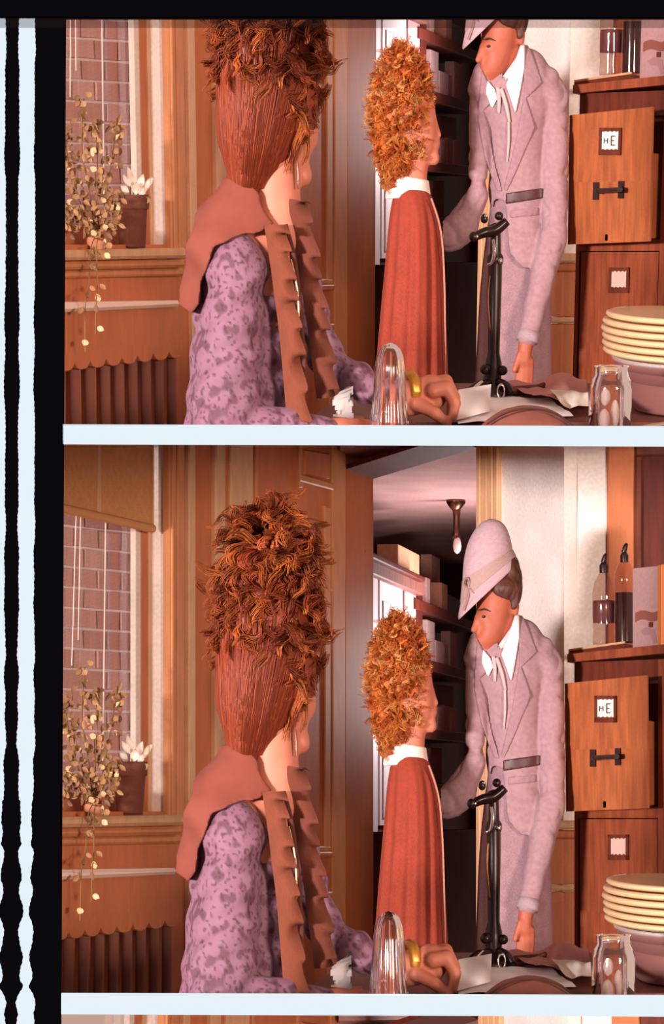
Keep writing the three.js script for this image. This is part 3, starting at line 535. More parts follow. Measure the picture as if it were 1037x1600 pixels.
{ // ---- seated woman, seen from behind
  const m = frame(3.2), N = noise;
  const hand = blend(7,
    cap(596, 1516, -12, 19, 620, 1512, -6, 21), cap(620, 1512, -6, 23, 672, 1496, 4, 22), cap(640, 1520, 0, 22, 676, 1512, 6, 20));
  const finger = (z, a) => blend(3, cap(676, 1490 + a, z, 13, 696, 1486 + a, z, 11), cap(696, 1486 + a, z, 11, 709, 1510 + a, z + 2, 9.5), cap(709, 1510 + a, z + 2, 9.5, 706, 1540, z + 3, 8));
  const hands = blend(4, hand, finger(-26, 3), finger(-8, 0), finger(10, 2), finger(27, 8), blend(4, cap(650, 1520, 22, 12, 678, 1534, 34, 9.5), cap(678, 1534, 34, 9.5, 697, 1551, 32, 8)));
  const near = blend(5, cap(500, 1556, 70, 16, 548, 1552, 62, 17), cap(548, 1548, 58, 9, 592, 1551, 50, 7), cap(548, 1552, 68, 9, 596, 1556, 60, 7), cap(546, 1556, 78, 8, 588, 1560, 72, 7), cap(530, 1546, 50, 8, 560, 1544, 38, 7));
  const arms = blend(8, cap(470, 1330, -70, 22, 512, 1465, -60, 18), cap(512, 1465, -60, 18, 600, 1516, -14, 17), cap(370, 1300, 30, 30, 345, 1545, 50, 30), cap(345, 1545, 50, 26, 505, 1556, 70, 15), cap(400, 1280, -10, 50, 395, 1560, -10, 60));
  const skull = blend(14, ell(422, 1010, -6, 66, 128, 70), ell(452, 1090, -22, 36, 72, 44), cap(424, 1120, -4, 36, 432, 1260, -4, 40), ell(484, 1100, -30, 8, 16, 10), ell(470, 1160, -26, 14, 18, 22));
  const body = FLOOR_CUT(blend(6, skull, arms, hands, near));
  const wrinkle = (x, y, z) => 3.4 * Math.sin((y + 0.55 * x + 22 * N(x * 0.014, y * 0.014, z * 0.02)) * 0.105) * smooth(1280, 1340, y) + 2.6 * N(x * 0.05, y * 0.03, z * 0.05);
  const torso = blend(30, cap(400, 1290, -14, 52, 392, 1560, -14, 76), cap(340, 1340, -20, 38, 330, 1560, -20, 52));
  const sleeve = blend(16, ell(368, 1305, 40, 44, 56, 40), cap(366, 1310, 44, 42, 348, 1535, 66, 58), cap(352, 1548, 78, 44, 500, 1556, 74, 24));
  const farArm = blend(14, cap(462, 1320, -66, 30, 508, 1455, -56, 25), cap(508, 1458, -54, 27, 560, 1490, -30, 27), cap(560, 1490, -30, 27, 588, 1502, -16, 23));
  const blouseF = blend(9, torso, sleeve, farArm), shell = (f) => (x, y, z) => f(x, y, z);
  const blouse = FLOOR_CUT((x, y, z) => Math.max(blouseF(x, y, z) + wrinkle(x, y, z) * 0.8, 1236 - y + 0.12 * (x - 400)));
  const print = (() => { const a = lin(0x7e5466), b = lin(0x542c3a), c = lin(0x3c1a20); return (x, y, z) => { const n = N(x * 0.075 + 4, y * 0.05, z * 0.075), k = N(x * 0.19, y * 0.13 + 9, z * 0.19), t = smooth(0.05, 0.32, n) * 0.85, s = smooth(0.22, 0.42, k); return [0, 1, 2].map((i) => lerp(lerp(a[i], b[i], t), c[i], s * 0.8)); }; })();
  const collarArea = outline([[346, 1163], [372, 1160], [400, 1186], [424, 1236], [392, 1250], [362, 1256], [338, 1270], [322, 1300], [304, 1362], [296, 1374], [272, 1364], [284, 1300], [304, 1222], [326, 1182]]);
  const collarBody = blend(26, blouseF, cap(398, 1180, -6, 40, 396, 1260, -8, 62), cap(372, 1190, 10, 26, 330, 1262, 20, 42), cap(338, 1240, 0, 30, 300, 1370, -6, 26));
  const collar = (x, y, z) => { const n = 2 * N(x * 0.03, y * 0.02, z * 0.03); return Math.max(collarBody(x, y, z) - 6 + n, collarArea(x + 2.5 * Math.sin(y * 0.11), y + 2 * Math.sin(x * 0.12))); };
  // the ruffled front
  const ruffle = (line, w, ph) => { const c = spline(line.map((p) => [...p, 1]), 60); return grid(10, 60, (i, j) => { const [x, y, z] = c[j], s = i / 10, f = Math.sin(j * 0.8 + ph) * 9 * s * s + Math.sin(j * 0.37 + ph) * 4 * s; return m(x + w * (s - 0.5) + f * 0.55, y + f * 0.8, z + 8 + 12 * Math.sin(s * 2.6) + f + 5 * Math.sin(j * 0.31 + s * 3)); }); };
  const rm = cloth(0x7c3a22), rm2 = cloth(0x6a2e1a);
  // hair: pulled up from the nape, curls on the crown
  const hairCore = blend(30, ell(414, 985, -4, 72, 150, 74), ell(400, 1070, 6, 62, 88, 64), cap(392, 1120, 12, 44, 384, 1185, 16, 24), ell(466, 1050, -4, 26, 62, 40));
  const hairF = (x, y, z) => hairCore(x, y, z) + 2.6 * N(x * 0.11, y * 0.012, z * 0.11) + 3 * N(x * 0.035, y * 0.02, z * 0.035);
  const tones = [0xa04a22, 0xb05626, 0x8e3c1c, 0x803216, 0xbc6430], curls = [];
  for (let k = 0; k < 560; k++) {
    const th = rr(0, 6.283), u = rr(-1, 0.62), s = Math.sqrt(1 - u * u), n = V(Math.cos(th) * s, u, Math.sin(th) * s); if (n.z < -0.6) continue;
    if (u > 0.3 && n.x < 0.25 && n.x > -0.85) continue;
    const p = V(418 + n.x * 62, 964 + n.y * 158, -2 + n.z * 64), out = V(n.x / 76, n.y / 150, n.z / 76).normalize(), al = V(rr(-0.6, 0.6), rr(-0.3, 1.2), rr(-0.6, 0.6)); al.addScaledVector(out, -al.dot(out) + rr(0, 0.3)).normalize();
    curls.push(...curl(m, p, out, al, rr(34, 76), rr(4.5, 10), rr(0.7, 1.4), 16, 6.5, 0.85, tones, 9));
  }
  for (let k = 0; k < 46; k++) { const left = k < 30, x = left ? rr(340, 356) : rr(480, 490), y = left ? rr(880, 1000) : rr(900, 1060); curls.push(...curl(m, V(x, y, rr(-20, 45)), V(left ? -1 : 1, 0, 0.2), V(rr(-0.3, 0.3), 1, rr(-0.3, 0.3)).normalize(), rr(30, 60), rr(5, 9), rr(0.8, 1.5), 10, 6, 0.6, tones, 9)); }
  for (let k = 0; k < 260; k++) {                                  // strands swept up from the nape
    const a = rr(-1.35, 1.5), pts = []; for (let j = 0; j <= 10; j++) { const t = j / 10, y = lerp(1180, 985 + 40 * Math.sin(a * 3 + k), t), w = lerp(30, 74, Math.pow(t, 0.7)), x = lerp(386, 408, t) + Math.sin(a) * w + Math.sin(t * 5 + k) * 1.5; const z = frontZ(hairCore, x, y, 110, -60); if (z <= -60) break; pts.push([x, y, z + 1.2, 2.3 * (1 - 0.5 * t)]); }
    if (pts.length > 4) { const c = hairTone([0x742c16, 0x662410, 0x84361a]); curls.push(tube(m, pts, 5, () => c, false)); }  // darker tones: shade on the back of the head put into the colour
  }
  for (let k = 0; k < 22; k++) { const p = V(466 + rr(-14, 16), 1020 + rr(-30, 40), 34 + rr(-10, 14)); curls.push(...curl(m, p, V(0.5, 0, 0.8), V(-0.12, 1, -0.05).normalize(), rr(70, 110), rr(4, 8), 0.8, 14, 6.5, 0.9, tones, 9)); }
  const hm = dyed(0.55, { specularIntensity: 0.6 });
  thing('person', 'seated woman in mauve print blouse with piled red curls', 'person', [
    withKids(part('body', mold(m, body, [255, 840, -130, 740, 1575, 140], 3.6, tinted(0xbc6e56, 0.35, 0.03, 0xa6563e)), dyed(0.6)), []),
    withKids(part('hair', mold(m, hairF, [315, 800, -105, 515, 1225, 105], 3.4, tinted(0x7c3018, 0.6, 0.06, 0x5a1e0e, 0.01)), hm), [part('curls', join(curls), hm)]),
    part('blouse', mold(m, blouse, [262, 1200, -140, 615, 1575, 150], 3.0, print), dyed(0.75, { sheen: 0.25, sheenColor: new THREE.Color(0xd0a8c0) })),
    part('collar', mold(m, collar, [262, 1150, -110, 440, 1385, 110], 3.0, tinted(0x7c3a2c, 0.4, 0.03, 0x692c20)), dyed(0.9)),
    part('ruffle', ruffle([[428, 1236, 46], [440, 1320, 56], [452, 1420, 62], [462, 1545, 74]], 34, 0), rm), part('ruffle', ruffle([[462, 1196, 14], [478, 1300, 20], [494, 1400, 24], [508, 1510, 30]], 34, 2), rm2),
    part('neck_tie', tube(m, spline([[444, 1236, 40, 3], [456, 1290, 48, 5], [466, 1380, 56, 5], [474, 1500, 62, 4]], 24), 8), cloth(0x5a2418)),
    part('brooch_chain', tube(m, spline([[452, 1290, 60, 1.8], [462, 1340, 66, 1.8], [464, 1400, 68, 1.8]], 14), 6), mat(0xd8a878, 0.3, { metalness: 0.7 })),
    withKids(part('cuff', ringsOf(m, [[0, 0, 1, 1, 0], [1, 0, 1, 1, 0]], 3), cloth(0xeadbd8)), []),
    part('bracelet', grid(28, 10, (i, j) => { const a = i / 28 * 6.283, b = j / 10 * 6.283, R = 25, r = 7; const q = V((R + r * Math.cos(b)) * Math.cos(a), (R + r * Math.cos(b)) * Math.sin(a), r * Math.sin(b)); return m(640 + q.z * 1.2 + q.x * 0.32, 1500 - q.y * 1.02, -2 + q.x * 0.95); }), mat(0xc08030, 0.35, { metalness: 0.6 })),
    part('earring', tube(m, [[462, 1140, 26, 1], [463, 1160, 27, 2.4], [463, 1182, 27, 1.2]], 7), mat(0x5a2a1c, 0.3, { metalness: 0.6 })),
  ].map((p) => { if (p.name === 'cuff') { const pet = []; for (let k = 0; k < 14; k++) { const a = k / 14 * 6.283; pet.push(grid(5, 6, (i, j) => { const s = i / 5 - 0.5, t = j / 6; return m(520 + 26 * t * Math.cos(0.3) + 4 * Math.sin(a * 3 + t * 5), 1520 + Math.sin(a + s * 0.6) * (16 + 10 * t) - 6 * t, 66 + Math.cos(a + s * 0.6) * (16 + 8 * t) + 3 * Math.sin(j + k)); })); } p.geo = join(pet); } return p; }));
}
{ // ---- girl in a red cape
  const m = frame(4.35);
  const head = blend(9, ell(632, 1065, 0, 36, 76, 38), ell(655, 1100, 0, 22, 42, 26), ell(664, 1072, 0, 11, 30, 17), cap(670, 1082, 0, 6, 681, 1098, 0, 3.6), ell(674, 1113, 0, 8, 9, 9), ell(673, 1134, 0, 9, 11, 10), cap(645, 1120, 0, 20, 640, 1200, 0, 21));
  const body = FLOOR_CUT(blend(8, head, cap(640, 1200, 0, 24, 640, 1560, 0, 34)));
  const tones = [0xd4702e, 0xdc823a, 0xc86024, 0xb4501e, 0xeca45e], curls = [];
  for (let k = 0; k < 1250; k++) {
    const th = rr(0, 6.283), u = rr(-1, 1), s = Math.sqrt(1 - u * u), n = V(Math.cos(th) * s, u, Math.sin(th) * s); if (n.z < -0.7) continue;
    const w = u > 0.35 ? lerp(1, 0.8, (u - 0.35) / 0.65) : 1, p = V(622 + n.x * 38 * w - 4 * Math.max(0, u), 1064 + n.y * 96, n.z * 40 * w); if (p.x > 654 && p.y > 1052) continue;
    const out = V(n.x / 40, n.y / 96, n.z / 40).normalize(), al = V(rr(-1, 1), rr(-0.3, 1.2), rr(-1, 1)); al.addScaledVector(out, -al.dot(out) + rr(0.1, 0.9)).normalize();
    curls.push(...curl(m, p, out, al, rr(12, 27), rr(2.5, 5), rr(0.9, 1.8), 8, 4, 0.5, tones, 8));
  }
  for (let k = 0; k < 90; k++) { const t = rnd(); curls.push(...curl(m, V(lerp(586, 610, rnd()) + 14 * t, lerp(1110, 1172, t), rr(-20, 24)), V(-0.6, 0, 0.6).normalize(), V(rr(-0.4, 0.3), 1, 0).normalize(), rr(14, 26), rr(3, 5), 1.4, 8, 4, 0.5, tones, 8)); }
  const hm = dyed(0.6, { specularIntensity: 0.6 });
  const hairF = blend(12, ell(620, 1062, -2, 40, 94, 40), ell(610, 1120, 2, 26, 46, 28));
  const capeList = [[1172, 618, 658, 18, 0], [1178, 612, 662, 24, 0], [1186, 612, 667, 32, 0], [1204, 608, 674, 42, 0], [1235, 604, 682, 50, 0], [1300, 599, 687, 56, 0], [1380, 592, 690, 60, 0], [1450, 586, 693, 63, 0], [1520, 580, 696, 66, 0], [1568, 577, 698, 68, 0]];
  const cape = spline(capeList, 40);
  thing('person', 'girl in a long red cape with frizzy orange hair', 'person', [
    withKids(part('body', mold(m, body, [590, 975, -60, 700, 1575, 60], 2.6, SKIN), dyed(0.6)), [part('eye', ball(m, 667, 1080, 14, 2.4, 3.6, 2.4), mat(0x3a1a12, 0.2)), part('eyebrow', tube(m, [[661, 1068, 17, 1], [667, 1065, 15, 1.3], [672, 1068, 11, 0.8]], 6), mat(0xa05a28, 0.8))]),
    withKids(part('hair', mold(m, (x, y, z) => Math.max(hairF(x, y, z) + 2 * noise(x * 0.1, y * 0.1, z * 0.1), Math.min(x - 652, 1052 - y) * 0.8), [575, 960, -50, 668, 1180, 50], 3, tinted(0xbe6629, 0.7, 0.12, 0x963f14)), hm), [part('curls', join(curls), hm)]),
    part('collar', mold(m, (x, y, z) => Math.max(blend(8, cap(640, 1150, 0, 23, 638, 1196, 0, 32), cap(622, 1184, 10, 16, 612, 1192, 10, 14))(x, y, z), 1164 - y + 0.15 * (x - 640), y - 1194 - 0.2 * (640 - x) * 0.4), [595, 1155, -50, 680, 1205, 50], 2, tinted(0xe8cfc4, 0.4, 0.1, 0xd4b0a6)), dyed(0.8)),
    part('cape', ringsOf(m, cape, 96, (t, j) => smooth(0.1, 0.7, j) * (0.045 * Math.sin(t * 9 + 2 * Math.sin(j * 3)) + 0.03 * Math.sin(t * 17 + 1.3) + 0.03 * Math.sin(t * 5 + j * 2)) + 0.012 * noise(Math.cos(t) * 3, j * 4, Math.sin(t) * 3)), cloth(0x98361f)),
    part('button_trim', tube(m, spline([[668, 1196, 44, 1.6], [684, 1250, 40, 1.6], [691, 1340, 26, 1.6], [694, 1480, 22, 1.6]], 24), 6), cloth(0xc88870)),
  ]);
}
{ // ---- stooping person in grey jacket and hat
  const m = frame(4.5);
  const gh = blend(4, cap(815, 1420, 72, 10, 813, 1446, 74, 12), cap(806, 1448, 76, 5, 803, 1482, 72, 4), cap(812, 1452, 78, 5, 810, 1490, 74, 4), cap(818, 1452, 78, 5, 817, 1490, 74, 4), cap(824, 1448, 76, 5, 824, 1484, 72, 4), cap(806, 1436, 80, 5, 798, 1462, 82, 4.4));
  const lh = blend(4, cap(704, 1250, 4, 11, 684, 1256, -2, 11), cap(684, 1250, 0, 4.6, 664, 1252, -8, 4), cap(684, 1256, 0, 4.6, 662, 1260, -8, 4), cap(684, 1262, 0, 4.6, 664, 1268, -8, 4), cap(684, 1266, 0, 4.4, 668, 1275, -8, 4), cap(690, 1246, 6, 4.6, 674, 1240, 2, 4));
  const head = blend(9, ell(776, 938, 4, 30, 62, 38, 0.25), ell(766, 985, 8, 23, 38, 30, 0.35), ell(757, 1017, 10, 10, 12, 13), cap(746, 966, 22, 5, 738, 986, 26, 4.5), ell(749, 1003, 18, 7, 8, 8), ell(757, 968, 20, 12, 12, 16), cap(790, 975, -2, 22, 800, 1060, -6, 24), ell(803, 950, 26, 6, 14, 5));
  const inner = blend(10, cap(802, 1050, -12, 34, 804, 1200, -12, 24), cap(804, 1200, -12, 24, 802, 1560, -10, 30), cap(862, 1030, 0, 12, 856, 1270, 30, 12), cap(856, 1270, 30, 12, 816, 1424, 72, 10), cap(742, 1010, 4, 11, 742, 1185, 10, 11), cap(742, 1185, 10, 11, 704, 1250, 4, 10));
  const body = FLOOR_CUT(blend(6, head, inner, gh, lh));
  const fold = (x, y, z) => 3.0 * noise(x * 0.04, y * 0.022, z * 0.04) + 3.4 * Math.pow(1 - Math.min(1, Math.abs(noise(x * 0.022 + y * 0.012, y * 0.02 - x * 0.008, z * 0.02)) * 3.2), 2) * smooth(30, 60, Math.abs(x - 796));
  const coatTorso = blend(24, ell(800, 1030, -6, 62, 68, 42), cap(802, 1060, -6, 50, 806, 1180, -4, 42), cap(806, 1190, -4, 40, 808, 1290, -2, 50));
  const armR = blend(12, ell(847, 1034, 2, 24, 40, 26), cap(858, 1045, 4, 23, 860, 1240, 28, 20), cap(856, 1262, 34, 23, 818, 1412, 72, 16));
  const armL = blend(10, ell(746, 1020, 6, 20, 36, 24), cap(743, 1030, 8, 18, 742, 1160, 14, 15), cap(740, 1190, 14, 18, 716, 1240, 8, 24), cap(716, 1240, 8, 25, 702, 1254, 2, 27));
  const hemArea = outline([[690, 930], [900, 930], [900, 1440], [838, 1440], [836, 1302], [812, 1304], [792, 1282], [786, 1240], [783, 1200], [768, 1196], [760, 1240], [752, 1300], [690, 1300]]);
  const coatF = blend(8, coatTorso, armR, armL);
  const neckHole = cap(786, 940, 14, 26, 796, 1010, 10, 27);
  const armsF = blend(8, armR, armL), coatCut = blend(5, (x, y, z) => Math.max(coatTorso(x, y, z), hemArea(x, y)), armsF);
  const coat = (x, y, z) => Math.max(coatCut(x, y, z) + fold(x, y, z) * 0.8, -neckHole(x, y, z));
  const onCoat = (poly, off, f = coatF) => { const a = outline(poly); return (x, y, z) => Math.max(f(x, y, z) - off, a(x, y), -4 - z + 4); };
  const tweed = tinted(0x9e7a7e, 0.5, 0.16, 0x825e66), tw2 = tinted(0x98747a, 0.5, 0.16, 0x7e5a62);
  const skirtList = spline([[1180, 768, 842, 34, -6], [1230, 760, 850, 36, -6], [1320, 750, 858, 40, -6], [1420, 745, 862, 44, -6], [1500, 742, 864, 46, -6], [1568, 740, 866, 48, -6]], 24);
  const hat = [[762, 926, 46, -43, 42], [762, 921, 47, -42.5, 43], [762, 906, 43, -36, 41], [762, 896, 41, -31, 40], [761, 884, 39, -24, 40], [761, 862, 37, -14, 38], [762, 842, 32, -8, 33], [764, 826, 24, -4, 25], [765, 816, 14, -1.5, 15], [765, 811, 0.2, 0, 0.2]];
  const hatRing = (o) => (q, i, n) => { const t = -i / n * 6.283, [x, y, hx, hy, zr] = q; return m(x + Math.cos(t) * hx * o, y + Math.cos(t) * hy * o, 6 + Math.sin(t) * zr * o); };
  const hatS = spline(hat, 26), felt = mat(0xbf9aa0, 0.9, { map: clothTex, bumpMap: grit, bumpScale: 0.0006 });
  const crown = grid(44, 26, (i, j) => hatRing(1)(hatS[j], i, 44), true), lining = grid(44, 18, (i, j) => hatRing(0.94)(hatS[j], i, 44), true);
  const bandAt = (k) => { const a = hat[2], b = hat[4]; return a.map((v, i) => lerp(v, b[i], k)); };
  const band = grid(44, 3, (i, j) => hatRing(1.02)(bandAt(j / 3), i, 44), true);
  const loop = (pts, r) => tube(m, spline(pts.map((p) => [...p, r]), 12), 6);
  const shirtArea = outline([[760, 1020], [776, 1010], [812, 960], [806, 1060], [786, 1184], [776, 1190], [764, 1130], [758, 1060]]);
  thing('person', 'stooping person in grey jacket, long skirt and pale bell hat', 'person', [
    withKids(part('body', mold(m, body, [690, 870, -70, 885, 1575, 100], 2.4, tinted(0xa45238, 0.35, 0.05, 0x8e4028)), dyed(0.6)), [part('eye', ball(m, 753, 966, 37, 3, 2.2, 2), mat(0x2a1410, 0.2)), part('eyebrow', tube(m, [[744, 956, 34, 0.8], [753, 954, 38, 1.4], [764, 958, 38, 0.8]], 6), mat(0x3a1c14, 0.9)), part('lips', tube(m, [[744, 1006, 24, 0.8], [750, 1005, 27, 1.6], [757, 1008, 28, 0.8]], 6), mat(0xa04838, 0.6))]),
    part('hair', mold(m, (x, y, z) => Math.max(blend(8, ell(796, 905, 0, 19, 48, 38, -0.1), ell(784, 922, 14, 26, 24, 36), cap(803, 925, 30, 9, 800, 950, 32, 5))(x, y, z) + 1.6 * noise(x * 0.2, y * 0.05, z * 0.2), 0.72 * (818 - x) * 0 + (926 - 0.92 * (x - 762) - y) * 0.6 - 14), [755, 840, -50, 825, 965, 55], 2, tinted(0x55281c, 0.7, 0.15, 0x3a1610, 0.03)), dyed(0.6)),
    withKids(part('hat', join(crown, lining), felt), [part('hat_band', band, cloth(0xb9948e)), part('bow', join(loop([[731, 922, 30], [722, 914, 34], [728, 906, 36], [733, 920, 34]], 2), loop([[733, 920, 34], [742, 912, 38], [745, 920, 40], [734, 924, 36]], 2), loop([[733, 922, 36], [740, 932, 40], [743, 938, 40]], 2), loop([[731, 922, 34], [729, 936, 36], [722, 956, 34]], 2)), cloth(0xa67c76)), part('seam', loop([[734, 902, 30], [733, 880, 30], [736, 858, 28], [742, 842, 24]], 1.2), cloth(0xa67c76))]),
    part('skirt', ringsOf(m, skirtList, 72, (t, j) => 0.02 * Math.sin(t * 7) + 0.012 * Math.sin(t * 13 + j * 3)), cloth(0x9c767c)),
    part('shirt', mold(m, (x, y, z) => Math.max(blend(10, coatTorso, cap(790, 985, 2, 27, 800, 1060, 0, 34))(x, y, z) + 3, shirtArea(x, y), 2 - z), [750, 950, -5, 820, 1200, 60], 2, tinted(0xd8bcbc, 0.4, 0.1, 0xc0a0a4)), dyed(0.8)),
    withKids(part('jacket', mold(m, coat, [686, 935, -70, 892, 1445, 106], 2.4, tweed), dyed(0.95)), [
      part('lapel', mold(m, onCoat([[808, 946], [818, 968], [836, 1020], [811, 1044], [826, 1088], [806, 1136], [784, 1186], [780, 1180], [796, 1110], [808, 1040], [806, 980]], 3.2), [775, 940, -10, 842, 1195, 70], 2, tw2), dyed(0.95)),
      part('lapel', mold(m, onCoat([[744, 1000], [757, 1030], [764, 1044], [748, 1062], [756, 1090], [768, 1150], [778, 1186], [770, 1184], [750, 1130], [738, 1072]], 3.2), [730, 990, -10, 785, 1195, 70], 2, tw2), dyed(0.95)),
      part('pocket_flap', mold(m, onCoat([[790, 1214], [834, 1210], [834, 1222], [790, 1226]], 2), [784, 1205, -10, 840, 1232, 70], 2, tw2), dyed(0.95)),
      part('belt', mold(m, onCoat([[783, 1188], [840, 1180], [840, 1196], [783, 1205]], 3), [778, 1175, -10, 845, 1210, 75], 2, tinted(0x4a2424, 0.4, 0.1, 0x361616)), dyed(0.5)),
      part('cuff', tube(m, [[821, 1402, 70, 17.5], [817, 1417, 74, 17.5]], 18, null, true), cloth(0xa88c90)),
    ]),
    part('shirt_collar', join(mold(m, onCoat([[803, 962], [810, 950], [808, 1000], [795, 1068], [780, 1024], [790, 1000]], 4.5, blend(10, coatTorso, cap(790, 985, 2, 27, 800, 1060, 0, 34))), [772, 945, -6, 816, 1075, 75], 2, () => lin(0xe6d0d0)), mold(m, onCoat([[752, 1016], [764, 1030], [768, 1044], [760, 1060], [750, 1036]], 4.5), [745, 1010, -6, 775, 1066, 75], 2, () => lin(0xe6d0d0))), dyed(0.8)),
    part('neck_ribbon', join(...[[768, 1028, 770, 1066, 3.2], [773, 1030, 786, 1080, 3], [785, 1080, 784, 1140, 2.2]].map(([a, b, c, d, r]) => tube(m, spline([[a, b, frontZ(coatTorso, a, b) + 4, r], [(a + c) / 2 + 1, (b + d) / 2, frontZ(coatTorso, (a + c) / 2, (b + d) / 2) + 5, r], [c, d, frontZ(coatTorso, c, d) + 4, r * 0.7]], 8), 7))), cloth(0xd2b2b0)),
  ]);
}

